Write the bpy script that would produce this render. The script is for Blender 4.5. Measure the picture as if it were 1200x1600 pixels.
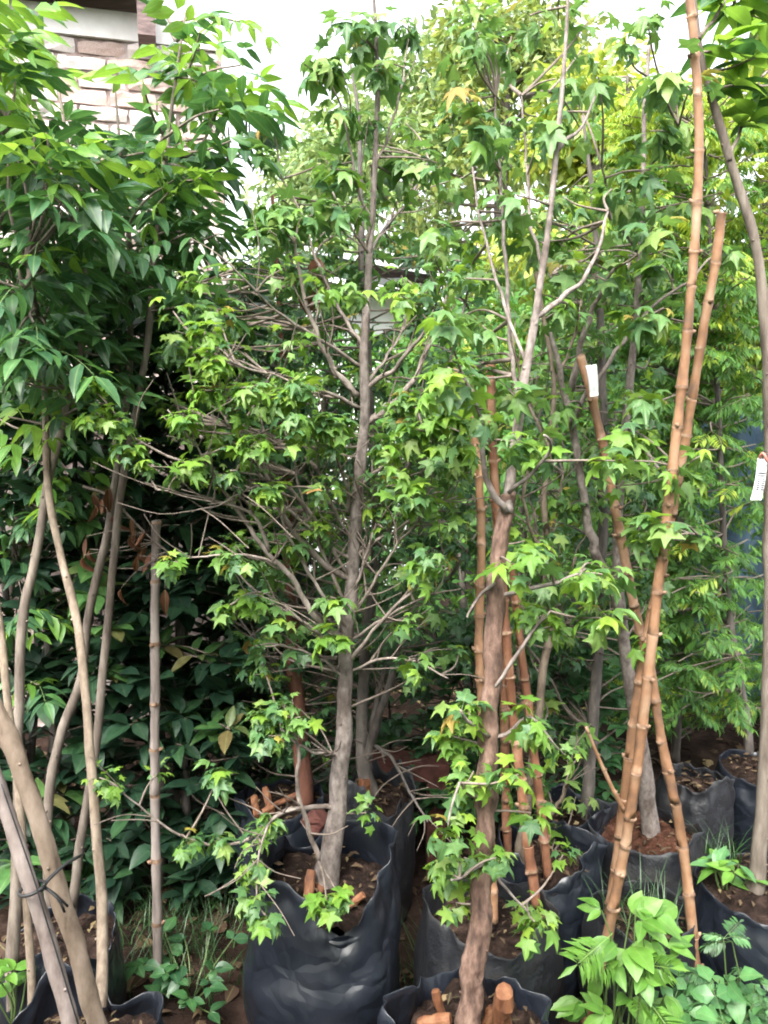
import bpy, math, random
import numpy as np
from mathutils import Vector, Matrix, noise

for o in list(bpy.data.objects):
    bpy.data.objects.remove(o)
scene = bpy.context.scene
R = math.radians
rng = random.Random(11)

# ------------------------------------------------------------ camera, sky, sun, exposure
CAM_Z, PITCH, FPX = 1.5, R(8.0), 1258.0
cd = bpy.data.cameras.new("camera")
cam = bpy.data.objects.new("camera", cd)
scene.collection.objects.link(cam)
cam.location = (0, 0, CAM_Z)
cam.rotation_euler = (R(90) - PITCH, 0, 0)
cd.sensor_fit = 'VERTICAL'
cd.angle = 2 * math.atan(800 / FPX)
cd.clip_start, cd.clip_end = 0.02, 400
scene.camera = cam

SUN_EL, SUN_AZ = R(53), R(200)      # azimuth: clockwise from +Y, i.e. behind the camera, a little to its left
w = bpy.data.worlds.new("World")
scene.world = w
w.use_nodes = True
nt = w.node_tree
bg = nt.nodes["Background"]
sky = nt.nodes.new("ShaderNodeTexSky")
sky.sky_type = 'NISHITA'
sky.sun_disc = False
sky.sun_elevation = SUN_EL
sky.sun_rotation = SUN_AZ
sky.air_density, sky.dust_density, sky.ozone_density = 1.0, 5.0, 1.0
hs = nt.nodes.new("ShaderNodeHueSaturation")
hs.inputs["Saturation"].default_value = 0.25
nt.links.new(sky.outputs[0], hs.inputs["Color"])
nt.links.new(hs.outputs[0], bg.inputs[0])
bg.inputs[1].default_value = 0.15
sl = bpy.data.lights.new("sun", 'SUN')
sl.energy, sl.angle, sl.color = 1.25, R(36), (1.0, 0.96, 0.88)
so = bpy.data.objects.new("sun", sl)
scene.collection.objects.link(so)
sd = Vector((math.sin(SUN_AZ) * math.cos(SUN_EL), math.cos(SUN_AZ) * math.cos(SUN_EL), math.sin(SUN_EL)))
so.rotation_euler = sd.to_track_quat('Z', 'Y').to_euler()
so.location = (0, 0, 8)
vs = scene.view_settings
vs.view_transform, vs.look, vs.exposure, vs.gamma = 'Standard', 'None', 2.52, 1.0
vs.use_curve_mapping = False
scene.cycles.filter_width = 1.9
scene.cycles.max_bounces = 8
scene.cycles.diffuse_bounces = 3
scene.cycles.glossy_bounces = 2
scene.cycles.transmission_bounces = 5
scene.cycles.use_adaptive_sampling = True
scene.cycles.adaptive_threshold = 0.02

# ------------------------------------------------------------ placing helpers
FW = Vector((0, math.cos(PITCH), -math.sin(PITCH)))
UP = Vector((0, math.sin(PITCH), math.cos(PITCH)))


def ray(px, py):
    return FW + Vector((1, 0, 0)) * ((px - 600) / FPX) + UP * ((800 - py) / FPX)


def pt(px, py, Y):
    d = ray(px, py)
    return Vector((0, 0, CAM_Z)) + d * (Y / d.y)


def gp(px, py, z=0.0):
    d = ray(px, py)
    return Vector((0, 0, CAM_Z)) + d * ((z - CAM_Z) / d.z)


def wpx(n, py, Y):                  # metres spanned by n pixels at that spot
    return n / FPX * Y / ray(600, py).y


def proj(p):
    v = Vector(p) - Vector((0, 0, CAM_Z))
    z = v.dot(FW)
    if z < 0.05:
        return None
    return 600 + FPX * v.x / z, 800 - FPX * v.dot(UP) / z, z


# ------------------------------------------------------------ materials
MATS = {}


def new_mat(name):
    m = bpy.data.materials.new(name)
    m.use_nodes = True
    MATS[name] = m
    t = m.node_tree
    return m, t, t.nodes["Principled BSDF"], t.nodes["Material Output"]


def math_node(t, op, a, b=None, clamp=False):
    n = t.nodes.new("ShaderNodeMath")
    n.operation, n.use_clamp = op, clamp
    for i, v in enumerate((a, b)):
        if v is None:
            continue
        if isinstance(v, (int, float)):
            n.inputs[i].default_value = v
        else:
            t.links.new(v, n.inputs[i])
    return n.outputs[0]


def ramp(t, fac, stops):
    n = t.nodes.new("ShaderNodeValToRGB")
    el = n.color_ramp.elements
    while len(el) < len(stops):
        el.new(0.5)
    for e, (p, c) in zip(el, stops):
        e.position = p
        e.color = (c[0], c[1], c[2], 1)
    t.links.new(fac, n.inputs[0])
    return n.outputs[0]


def leaf_mat(name, stops, trans=(0.3, 0.5, 0.06), tw=0.35, rough=0.42, spec=0.5, rib=0.25):
    m, t, bs, out = new_mat(name)
    oi = t.nodes.new("ShaderNodeObjectInfo")
    ge = t.nodes.new("ShaderNodeNewGeometry")
    f = math_node(t, 'FRACT', math_node(t, 'ADD', oi.outputs["Random"], ge.outputs["Random Per Island"]))
    col = ramp(t, f, stops)
    # midrib and a little mottling in the leaf's own coordinates
    uv = t.nodes.new("ShaderNodeUVMap")
    sp = t.nodes.new("ShaderNodeSeparateXYZ")
    t.links.new(uv.outputs[0], sp.inputs[0])
    ax = math_node(t, 'ABSOLUTE', sp.outputs[0])
    ribf = math_node(t, 'SUBTRACT', 1.0, math_node(t, 'MULTIPLY', ax, 38.0), clamp=True)
    mix = t.nodes.new("ShaderNodeMixRGB")
    t.links.new(math_node(t, 'MULTIPLY', ribf, rib), mix.inputs[0])
    t.links.new(col, mix.inputs[1])
    mix.inputs[2].default_value = (0.35, 0.42, 0.16, 1)
    nz = t.nodes.new("ShaderNodeTexNoise")
    nz.inputs["Scale"].default_value = 60
    nz.inputs["Detail"].default_value = 3
    mr = t.nodes.new("ShaderNodeMapRange")
    t.links.new(ge.outputs["Position"], nz.inputs["Vector"])
    t.links.new(nz.outputs[0], mr.inputs[0])
    mr.inputs[1].default_value, mr.inputs[2].default_value = 0.3, 0.7
    mr.inputs[3].default_value, mr.inputs[4].default_value = 0.78, 1.15
    mul = t.nodes.new("ShaderNodeMixRGB")
    mul.blend_type = 'MULTIPLY'
    mul.inputs[0].default_value = 1
    t.links.new(mix.outputs[0], mul.inputs[1])
    t.links.new(mr.outputs[0], mul.inputs[2])
    t.links.new(mul.outputs[0], bs.inputs["Base Color"])
    bs.inputs["Roughness"].default_value = rough
    bs.inputs["Specular IOR Level"].default_value = spec
    bp = t.nodes.new("ShaderNodeBump")
    bp.inputs["Strength"].default_value = 0.25
    bp.inputs["Distance"].default_value = 0.004
    t.links.new(nz.outputs[0], bp.inputs["Height"])
    t.links.new(bp.outputs[0], bs.inputs["Normal"])
    tr = t.nodes.new("ShaderNodeBsdfTranslucent")
    tm = t.nodes.new("ShaderNodeMixRGB")
    tm.inputs[0].default_value = 0.5
    t.links.new(mul.outputs[0], tm.inputs[1])
    tm.inputs[2].default_value = (*trans, 1)
    t.links.new(tm.outputs[0], tr.inputs[0])
    ms = t.nodes.new("ShaderNodeMixShader")
    ms.inputs[0].default_value = tw
    t.links.new(bs.outputs[0], ms.inputs[1])
    t.links.new(tr.outputs[0], ms.inputs[2])
    t.links.new(ms.outputs[0], out.inputs[0])
    return m


leaf_mat("gum_leaf", [(0, (0.045, 0.115, 0.045)), (0.4, (0.075, 0.165, 0.05)), (0.8, (0.12, 0.22, 0.055)), (1, (0.17, 0.25, 0.06))], (0.22, 0.42, 0.06), 0.33, 0.5, 0.45)
leaf_mat("gum_young", [(0, (0.09, 0.2, 0.03)), (0.6, (0.135, 0.265, 0.035)), (1, (0.21, 0.32, 0.04))], (0.32, 0.52, 0.04), 0.42, 0.5, 0.4)
leaf_mat("gum_old", [(0, (0.2, 0.2, 0.04)), (0.6, (0.3, 0.25, 0.05)), (1, (0.25, 0.14, 0.05))], (0.4, 0.35, 0.06), 0.35, 0.6, 0.3)
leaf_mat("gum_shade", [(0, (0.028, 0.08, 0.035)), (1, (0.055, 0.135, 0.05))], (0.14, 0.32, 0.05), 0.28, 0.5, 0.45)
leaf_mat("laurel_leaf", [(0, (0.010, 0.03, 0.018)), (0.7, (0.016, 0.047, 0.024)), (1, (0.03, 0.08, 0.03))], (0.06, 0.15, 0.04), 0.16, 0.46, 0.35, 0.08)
leaf_mat("laurel_tip", [(0, (0.05, 0.13, 0.04)), (0.7, (0.07, 0.16, 0.045)), (1, (0.15, 0.12, 0.05))], (0.15, 0.3, 0.05), 0.25, 0.36)
leaf_mat("ash_leaf", [(0, (0.024, 0.075, 0.034)), (0.6, (0.038, 0.105, 0.04)), (1, (0.06, 0.155, 0.04))], (0.13, 0.32, 0.05), 0.28)
leaf_mat("ash_young", [(0, (0.07, 0.18, 0.03)), (0.6, (0.11, 0.24, 0.035)), (1, (0.18, 0.31, 0.04))], (0.3, 0.5, 0.04), 0.42)
leaf_mat("feather_leaf", [(0, (0.03, 0.1, 0.025)), (0.6, (0.055, 0.155, 0.03)), (1, (0.1, 0.22, 0.03))], (0.22, 0.44, 0.03), 0.36, 0.55, 0.3)
leaf_mat("feather_young", [(0, (0.15, 0.28, 0.03)), (0.6, (0.25, 0.37, 0.035)), (1, (0.36, 0.42, 0.04))], (0.48, 0.58, 0.04), 0.45, 0.5)
leaf_mat("far_leaf", [(0, (0.1, 0.18, 0.075)), (0.5, (0.18, 0.27, 0.1)), (1, (0.3, 0.36, 0.14))], (0.3, 0.42, 0.08), 0.35, 0.5)
leaf_mat("far_yellow", [(0, (0.16, 0.26, 0.04)), (0.6, (0.3, 0.38, 0.05)), (1, (0.42, 0.42, 0.06))], (0.5, 0.56, 0.06), 0.4, 0.5)
leaf_mat("far_mixed", [(0, (0.08, 0.15, 0.05)), (0.5, (0.17, 0.24, 0.06)), (1, (0.32, 0.34, 0.08))], (0.38, 0.46, 0.08), 0.38, 0.5)
leaf_mat("ivy_leaf", [(0, (0.02, 0.07, 0.03)), (1, (0.04, 0.12, 0.035))], (0.1, 0.28, 0.04), 0.2, 0.45)
leaf_mat("weed_leaf", [(0, (0.08, 0.2, 0.03)), (1, (0.14, 0.3, 0.045))], (0.25, 0.48, 0.05), 0.38)
leaf_mat("clover_leaf", [(0, (0.06, 0.17, 0.06)), (1, (0.1, 0.24, 0.08))], (0.2, 0.4, 0.1), 0.3)
leaf_mat("dead_leaf", [(0, (0.07, 0.03, 0.018)), (0.6, (0.12, 0.05, 0.028)), (1, (0.18, 0.08, 0.045))], (0.3, 0.12, 0.05), 0.15, 0.7, 0.2)
leaf_mat("litter_leaf", [(0, (0.035, 0.022, 0.015)), (0.8, (0.08, 0.048, 0.03)), (1, (0.2, 0.15, 0.08))], (0.2, 0.12, 0.05), 0.05, 0.8, 0.2)
leaf_mat("grass_blade", [(0, (0.018, 0.055, 0.018)), (1, (0.045, 0.11, 0.03))], (0.1, 0.22, 0.04), 0.2)


def surf_mat(name, stops, scale=(20, 20, 20), rough=0.8, spec=0.3, bump=0.5, dist=0.004, detail=6, blotch=0.0, crease=0.0):
    m, t, bs, out = new_mat(name)
    tc = t.nodes.new("ShaderNodeTexCoord")
    mp = t.nodes.new("ShaderNodeMapping")
    mp.inputs["Scale"].default_value = scale
    t.links.new(tc.outputs["Object"], mp.inputs[0])
    nz = t.nodes.new("ShaderNodeTexNoise")
    nz.inputs["Scale"].default_value = 1
    nz.inputs["Detail"].default_value = detail
    nz.inputs["Roughness"].default_value = 0.62
    t.links.new(mp.outputs[0], nz.inputs["Vector"])
    oi = t.nodes.new("ShaderNodeObjectInfo")
    col = ramp(t, nz.outputs[0], stops)
    if blotch:
        n2 = t.nodes.new("ShaderNodeTexNoise")
        n2.inputs["Scale"].default_value = 0.22
        n2.inputs["Detail"].default_value = 4
        t.links.new(mp.outputs[0], n2.inputs["Vector"])
        bl_ = ramp(t, n2.outputs[0], [(0.34, (0.5, 0.46, 0.43)), (0.46, (1, 1, 1)), (0.6, (1, 1, 1)), (0.7, (1.25, 1.28, 1.22))])
        mb_ = t.nodes.new("ShaderNodeMixRGB")
        mb_.blend_type = 'MULTIPLY'
        mb_.inputs[0].default_value = blotch
        t.links.new(col, mb_.inputs[1])
        t.links.new(bl_, mb_.inputs[2])
        col = mb_.outputs[0]
    hv = t.nodes.new("ShaderNodeHueSaturation")
    t.links.new(col, hv.inputs["Color"])
    mr = t.nodes.new("ShaderNodeMapRange")
    t.links.new(oi.outputs["Random"], mr.inputs[0])
    mr.inputs[3].default_value, mr.inputs[4].default_value = 0.85, 1.15
    t.links.new(mr.outputs[0], hv.inputs["Value"])
    t.links.new(hv.outputs[0], bs.inputs["Base Color"])
    if isinstance(rough, tuple):
        mr2 = t.nodes.new("ShaderNodeMapRange")
        t.links.new(nz.outputs[0], mr2.inputs[0])
        mr2.inputs[1].default_value, mr2.inputs[2].default_value = 0.3, 0.7
        mr2.inputs[3].default_value, mr2.inputs[4].default_value = rough
        t.links.new(mr2.outputs[0], bs.inputs["Roughness"])
    else:
        bs.inputs["Roughness"].default_value = rough
    bs.inputs["Specular IOR Level"].default_value = spec
    bp = t.nodes.new("ShaderNodeBump")
    bp.inputs["Strength"].default_value = bump
    bp.inputs["Distance"].default_value = dist
    hgt = nz.outputs[0]
    if crease:
        # thin film: sharp folds between flat facets, in two sizes
        for sc_, amp in ((crease, 1.0), (crease * 2.7, 0.45)):
            vo = t.nodes.new("ShaderNodeTexVoronoi")
            vo.feature = 'DISTANCE_TO_EDGE'
            vo.inputs["Scale"].default_value = sc_
            ds = t.nodes.new("ShaderNodeMixRGB")
            ds.blend_type = 'ADD'
            ds.inputs[0].default_value = 0.18
            t.links.new(tc.outputs["Object"], ds.inputs[1])
            t.links.new(nz.outputs["Color"], ds.inputs[2])
            t.links.new(ds.outputs[0], vo.inputs["Vector"])
            hgt = math_node(t, 'ADD', hgt, math_node(t, 'MULTIPLY', math_node(t, 'MINIMUM', vo.outputs[0], 0.22), 4 * amp))
    t.links.new(hgt, bp.inputs["Height"])
    t.links.new(bp.outputs[0], bs.inputs["Normal"])
    return m


surf_mat("bark_grey", [(0.3, (0.07, 0.058, 0.05)), (0.5, (0.17, 0.142, 0.128)), (0.7, (0.27, 0.235, 0.215))], (70, 70, 45), bump=0.9, blotch=0.85)
surf_mat("bark_brown", [(0.3, (0.03, 0.019, 0.015)), (0.5, (0.115, 0.07, 0.053)), (0.72, (0.24, 0.16, 0.122))], (60, 60, 22), bump=1.0, dist=0.006, blotch=0.85)
surf_mat("bark_dark", [(0.3, (0.045, 0.04, 0.037)), (0.55, (0.11, 0.095, 0.085)), (0.75, (0.19, 0.165, 0.15))], (40, 40, 14), bump=0.8, blotch=0.85)
surf_mat("bark_stem", [(0.3, (0.07, 0.055, 0.045)), (0.5, (0.14, 0.115, 0.095)), (0.72, (0.22, 0.19, 0.16))], (50, 50, 12), bump=0.6, blotch=0.85)
surf_mat("bark_tan", [(0.3, (0.09, 0.068, 0.05)), (0.5, (0.17, 0.133, 0.1)), (0.72, (0.25, 0.205, 0.16))], (55, 55, 25), bump=0.5, blotch=0.85)
surf_mat("bark_pale", [(0.3, (0.09, 0.062, 0.045)), (0.45, (0.2, 0.15, 0.11)), (0.62, (0.29, 0.225, 0.175)), (0.75, (0.36, 0.3, 0.25))], (30, 30, 11), rough=0.65, bump=0.5, blotch=0.85)
surf_mat("bark_pale_grey", [(0.3, (0.06, 0.047, 0.04)), (0.45, (0.15, 0.12, 0.11)), (0.62, (0.22, 0.185, 0.17)), (0.75, (0.29, 0.26, 0.245))], (34, 34, 13), rough=0.65, bump=0.6, blotch=0.85)
surf_mat("twig", [(0.3, (0.085, 0.065, 0.052)), (0.7, (0.2, 0.165, 0.14))], (60, 60, 30), bump=0.3)
surf_mat("branch_pale", [(0.3, (0.1, 0.08, 0.068)), (0.5, (0.2, 0.165, 0.145)), (0.7, (0.3, 0.26, 0.23))], (60, 60, 30), bump=0.5, blotch=0.85)
surf_mat("bark_red", [(0.3, (0.07, 0.03, 0.02)), (0.7, (0.18, 0.075, 0.05))], (40, 40, 14), bump=0.8)
surf_mat("cane", [(0.3, (0.12, 0.075, 0.055)), (0.47, (0.27, 0.145, 0.08)), (0.72, (0.38, 0.255, 0.17))], (16, 16, 12), rough=(0.35, 0.55), spec=0.4, bump=0.3, blotch=0.85)
surf_mat("cane_red", [(0.3, (0.09, 0.04, 0.026)), (0.5, (0.22, 0.1, 0.058)), (0.72, (0.34, 0.2, 0.13))], (16, 16, 12), rough=(0.35, 0.55), spec=0.4, bump=0.3, blotch=0.85)
surf_mat("cane_node", [(0.35, (0.1, 0.055, 0.035)), (0.55, (0.22, 0.14, 0.09)), (0.75, (0.42, 0.3, 0.21))], (50, 50, 60), rough=0.7, bump=0.6)
surf_mat("pole_pale", [(0.3, (0.12, 0.1, 0.09)), (0.5, (0.25, 0.21, 0.19)), (0.72, (0.35, 0.31, 0.29))], (40, 40, 6), rough=0.6, bump=0.3, blotch=0.85)
surf_mat("cut_wood", [(0.3, (0.045, 0.02, 0.012)), (0.5, (0.13, 0.052, 0.024)), (0.72, (0.2, 0.1, 0.05))], (60, 60, 12), rough=0.7, bump=0.5, blotch=0.85)
surf_mat("soil", [(0.3, (0.008, 0.005, 0.004)), (0.5, (0.022, 0.014, 0.011)), (0.72, (0.06, 0.038, 0.03))], (35, 35, 35), rough=0.95, spec=0.1, bump=1.0, dist=0.02, detail=10)
surf_mat("soil_red", [(0.3, (0.02, 0.009, 0.006)), (0.5, (0.06, 0.026, 0.016)), (0.72, (0.13, 0.06, 0.038))], (40, 40, 40), rough=0.95, spec=0.1, bump=1.0, dist=0.02, detail=10)
surf_mat("black_plastic", [(0.3, (0.006, 0.008, 0.012)), (0.6, (0.010, 0.013, 0.02)), (0.8, (0.022, 0.025, 0.03))], (7, 7, 7), rough=(0.3, 0.46), spec=0.55, bump=0.36, dist=0.014, detail=2, crease=4.2)
surf_mat("dusty_plastic", [(0.3, (0.008, 0.009, 0.012)), (0.55, (0.014, 0.015, 0.018)), (0.78, (0.045, 0.04, 0.036))], (8, 8, 8), rough=(0.4, 0.65), spec=0.5, bump=0.35, dist=0.012, detail=6, crease=3.8)
surf_mat("grey_plastic", [(0.3, (0.12, 0.125, 0.14)), (0.7, (0.27, 0.28, 0.3))], (20, 20, 20), rough=(0.35, 0.55), spec=0.5, bump=0.3, dist=0.01)
surf_mat("strap_black", [(0.3, (0.012, 0.012, 0.013)), (0.7, (0.03, 0.03, 0.03))], (60, 60, 60), rough=0.5, bump=0.2)
surf_mat("whitewash_brick", [(0.24, (0.45, 0.27, 0.21)), (0.36, (0.66, 0.55, 0.5)), (0.52, (0.76, 0.7, 0.67)), (0.75, (0.82, 0.79, 0.77))], (17, 17, 22), rough=0.9, spec=0.1, bump=0.9, dist=0.01)
surf_mat("pink_brick", [(0.28, (0.38, 0.2, 0.15)), (0.42, (0.56, 0.38, 0.32)), (0.56, (0.7, 0.58, 0.53)), (0.75, (0.76, 0.68, 0.64))], (17, 17, 22), rough=0.9, spec=0.1, bump=0.9, dist=0.01)
surf_mat("mortar", [(0.3, (0.12, 0.085, 0.075)), (0.5, (0.28, 0.22, 0.2)), (0.72, (0.5, 0.44, 0.42))], (20, 20, 20), rough=0.95, spec=0.1, bump=1.0, dist=0.01)  # mortar, darkened to put the thin shadows between rough bricks into its colour
surf_mat("render_white", [(0.3, (0.68, 0.65, 0.62)), (0.7, (0.82, 0.8, 0.78))], (12, 12, 12), rough=0.9, bump=0.5)
surf_mat("beam_wood", [(0.3, (0.05, 0.035, 0.035)), (0.55, (0.12, 0.085, 0.08)), (0.75, (0.2, 0.15, 0.14))], (6, 60, 60), rough=0.8, bump=0.5)
surf_mat("white_sheet", [(0.3, (0.72, 0.74, 0.77)), (0.7, (0.84, 0.85, 0.86))], (6, 6, 6), rough=0.4, bump=0.1)
surf_mat("label_white", [(0.3, (0.42, 0.43, 0.45)), (0.7, (0.55, 0.56, 0.58))], (30, 30, 30), rough=0.35, spec=0.5, bump=0.05)
surf_mat("ink", [(0.3, (0.03, 0.03, 0.04)), (0.7, (0.08, 0.08, 0.09))], (90, 90, 90), rough=0.6, bump=0.0)
surf_mat("red_ribbon", [(0.3, (0.4, 0.12, 0.1)), (0.7, (0.55, 0.25, 0.2))], (30, 30, 30), rough=0.5, bump=0.1)
surf_mat("blue_tarp", [(0.3, (0.03, 0.055, 0.085)), (0.6, (0.07, 0.115, 0.165)), (0.75, (0.12, 0.17, 0.22))], (10, 10, 10), rough=(0.5, 0.7), bump=0.4, dist=0.02)
surf_mat("red_brick_old", [(0.3, (0.05, 0.018, 0.014)), (0.7, (0.12, 0.045, 0.036))], (30, 30, 30), rough=0.9, bump=0.8)
surf_mat("ground_soil", [(0.3, (0.008, 0.005, 0.004)), (0.5, (0.02, 0.012, 0.009)), (0.72, (0.048, 0.03, 0.023))], (9, 9, 9), rough=0.95, spec=0.1, bump=1.0, dist=0.03, detail=12)

# ------------------------------------------------------------ object helpers
COL = scene.collection


def link(o, parent=None):
    COL.objects.link(o)
    if parent is not None:
        o.parent = parent
    return o


def thing(name, label, cat, loc=(0, 0, 0), group=None):
    o = bpy.data.objects.new(name, None)
    o.empty_display_size = 0.05
    o.location = loc
    o["label"], o["category"] = label, cat
    if group:
        o["group"] = group
    return link(o)


def tag(o, label, cat, group=None):
    o["label"], o["category"] = label, cat
    if group:
        o["group"] = group
    return o


def mesh_obj(name, verts, faces, mats, parent=None, smooth=True, uvs=None, midx=None, origin=None):
    me = bpy.data.meshes.new(name)
    base = origin if origin is not None else Vector((0, 0, 0))
    if parent is not None and origin is None:
        base = parent.matrix_basis.translation if parent.parent is None else parent.matrix_basis.translation + parent.parent.matrix_basis.translation
    verts = [(v[0] - base[0], v[1] - base[1], v[2] - base[2]) for v in verts]
    me.from_pydata(verts, [], faces)
    for m in (mats if isinstance(mats, (list, tuple)) else [mats]):
        me.materials.append(MATS[m])
    if midx is not None:
        me.polygons.foreach_set("material_index", midx)
    me.polygons.foreach_set("use_smooth", [smooth] * len(me.polygons))
    if uvs is not None:
        ul = me.uv_layers.new(name="uv")
        li = np.empty(len(me.loops), dtype=np.int32)
        me.loops.foreach_get("vertex_index", li)
        ul.data.foreach_set("uv", np.asarray(uvs, dtype=np.float32)[li].ravel())
    me.update()
    o = bpy.data.objects.new(name, me)
    if origin is not None:
        o.location = origin
    return link(o, parent)


class MB:
    def __init__(s):
        s.v, s.f, s.m = [], [], []

    def add(s, vs, fs, mi=0):
        n = len(s.v)
        s.v += [tuple(x) for x in vs]
        s.f += [tuple(i + n for i in f) for f in fs]
        s.m += [mi] * len(fs)

    def tube(s, pts, rad, n=8, mi=0, wob=0.0, seed=0, cap=True, mfun=None):
        pts = [Vector(p) for p in pts]
        k = len(pts)
        nv = len(s.v)
        t0 = (pts[1] - pts[0]).normalized()
        u = t0.orthogonal().normalized()
        for i, p in enumerate(pts):
            t = (pts[min(i + 1, k - 1)] - pts[max(i - 1, 0)]).normalized()
            u = (u - t * u.dot(t)).normalized()
            b = t.cross(u)
            for j in range(n):
                a = 2 * math.pi * j / n
                r = rad[i]
                if wob:
                    d = u * math.cos(a) + b * math.sin(a)
                    r *= 1 + wob * noise.noise(p * 22 + d * 0.8 + Vector((seed, 0, 0))) + wob * 0.5 * noise.noise(p * 70 + d * 2.5)
                s.v.append(tuple(p + (u * math.cos(a) + b * math.sin(a)) * r))
        for i in range(k - 1):
            for j in range(n):
                a, b2 = nv + i * n + j, nv + i * n + (j + 1) % n
                s.f.append((a, b2, b2 + n, a + n))
                s.m.append(mfun(i) if mfun else mi)
        if cap:
            s.f.append(tuple(nv + j for j in reversed(range(n))))
            s.f.append(tuple(nv + (k - 1) * n + j for j in range(n)))
            s.m += [mi, mi]

    def box(s, c, ux, uy, uz, mi=0):
        c, ux, uy, uz = Vector(c), Vector(ux), Vector(uy), Vector(uz)
        vs = [c + ux * a + uy * b + uz * d for d in (-1, 1) for b in (-1, 1) for a in (-1, 1)]
        s.add(vs, [(0, 2, 3, 1), (4, 5, 7, 6), (0, 1, 5, 4), (2, 6, 7, 3), (0, 4, 6, 2), (1, 3, 7, 5)], mi)

    def obj(s, name, mats, parent=None, smooth=True, origin=None):
        return mesh_obj(name, s.v, s.f, mats, parent, smooth, None, s.m, origin)


def catmull(pts, sub=5):
    P = [Vector(p) for p in pts]
    P = [P[0] * 2 - P[1]] + P + [P[-1] * 2 - P[-2]]
    out = []
    for i in range(1, len(P) - 2):
        for k in range(sub):
            t = k / sub
            a, b, c, d = P[i - 1], P[i], P[i + 1], P[i + 2]
            out.append(0.5 * ((2 * b) + (c - a) * t + (2 * a - 5 * b + 4 * c - d) * t * t + (3 * b - 3 * c + d - a) * t ** 3))
    out.append(P[-2])
    return out


def lerp_list(vals, sub):
    out = []
    for i in range(len(vals) - 1):
        for k in range(sub):
            out.append(vals[i] + (vals[i + 1] - vals[i]) * k / sub)
    out.append(vals[-1])
    return out


# ------------------------------------------------------------ leaf shapes (base at origin, tip +Y, face +Z, length 1)
def star_leaf(droop, fold, jit, seed):
    r = random.Random(seed)
    twist = r.uniform(-0.35, 0.35)
    v, f = [], []
    pet = 0.3
    c = (0.0, pet + 0.16)
    ang = [-52, -4, 38, 90, 142, 184, 232]
    lobes = [(-30, 0.5), (28, 0.72), (90, 0.84), (152, 0.72), (210, 0.5)]
    out = []
    for i, (a, L) in enumerate(lobes):
        a += r.uniform(-5, 5) * jit
        L *= 1 + r.uniform(-0.17, 0.14) * jit
        w_ = 16 if i != 2 else 14
        out.append((a - w_ - r.uniform(-3, 3), L * r.uniform(0.58, 0.7)))
        out.append((a, L))
        out.append((a + w_ + r.uniform(-3, 3), L * r.uniform(0.58, 0.7)))
        if i < 4:
            a2 = (a + lobes[i + 1][0]) / 2
            out.append((a2, 0.36))
    out.append((270, 0.14))
    v.append((c[0], c[1], 0.0))
    for a, L in out:
        x, y = L * math.cos(R(a)), L * math.sin(R(a))
        z = -droop * L * L * 0.9 - (fold * 0.03 if abs(L - 0.36) < 0.001 else 0) + twist * x * y
        z += r.uniform(-0.03, 0.03) * jit
        sc = 1 - 0.25 * droop * L
        v.append((c[0] + x * sc, c[1] + y * sc, z))
    n = len(out)
    for i in range(n):
        f.append((0, 1 + i, 1 + (i + 1) % n))
    # leaf stalk
    b = n                                           # base notch vertex
    k = len(v)
    v += [(-0.012, 0, -0.1), (0.012, 0, -0.1)]
    f.append((b, k, k + 1))
    uv = [(x[0], x[1]) for x in v]
    return np.array(v, dtype=np.float64), f, uv


def oval_leaf(width, droop, fold, stalk=0.06, tipn=0.8, seed=0, rows=5):
    v, f = [], []
    for i in range(rows + 1):
        t = i / rows
        y = stalk + (1 - stalk) * t
        wv = width * 0.5 * (math.sin(math.pi * t ** tipn) ** 0.9 if 0 < t < 1 else 0.02)
        z = -droop * t * t
        x = 0.02 * math.sin(seed + t * 3)
        v += [(x - wv, y, z + fold * wv), (x, y, z), (x + wv, y, z + fold * wv)]
    for i in range(rows):
        a = i * 3
        f += [(a, a + 1, a + 4, a + 3), (a + 1, a + 2, a + 5, a + 4)]
    k = len(v)
    v.append((0, 0, 0))
    f.append((k, 2, 1))
    f.append((k, 1, 0))
    return np.array(v, dtype=np.float64), f, [(p[0], p[1]) for p in v]


def xf(v, M):
    return v @ np.array(M)[:3, :3].T + np.array(M)[:3, 3]


def frame(pos, tip, nrm, size):
    y = Vector(tip).normalized()
    z = Vector(nrm)
    z = z - y * z.dot(y)
    if z.length < 1e-4:
        z = y.orthogonal()
    z.normalize()
    x = y.cross(z)
    return Matrix(((x.x * size, y.x * size, z.x * size, pos[0]), (x.y * size, y.y * size, z.y * size, pos[1]),
                   (x.z * size, y.z * size, z.z * size, pos[2]), (0, 0, 0, 1)))


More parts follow.
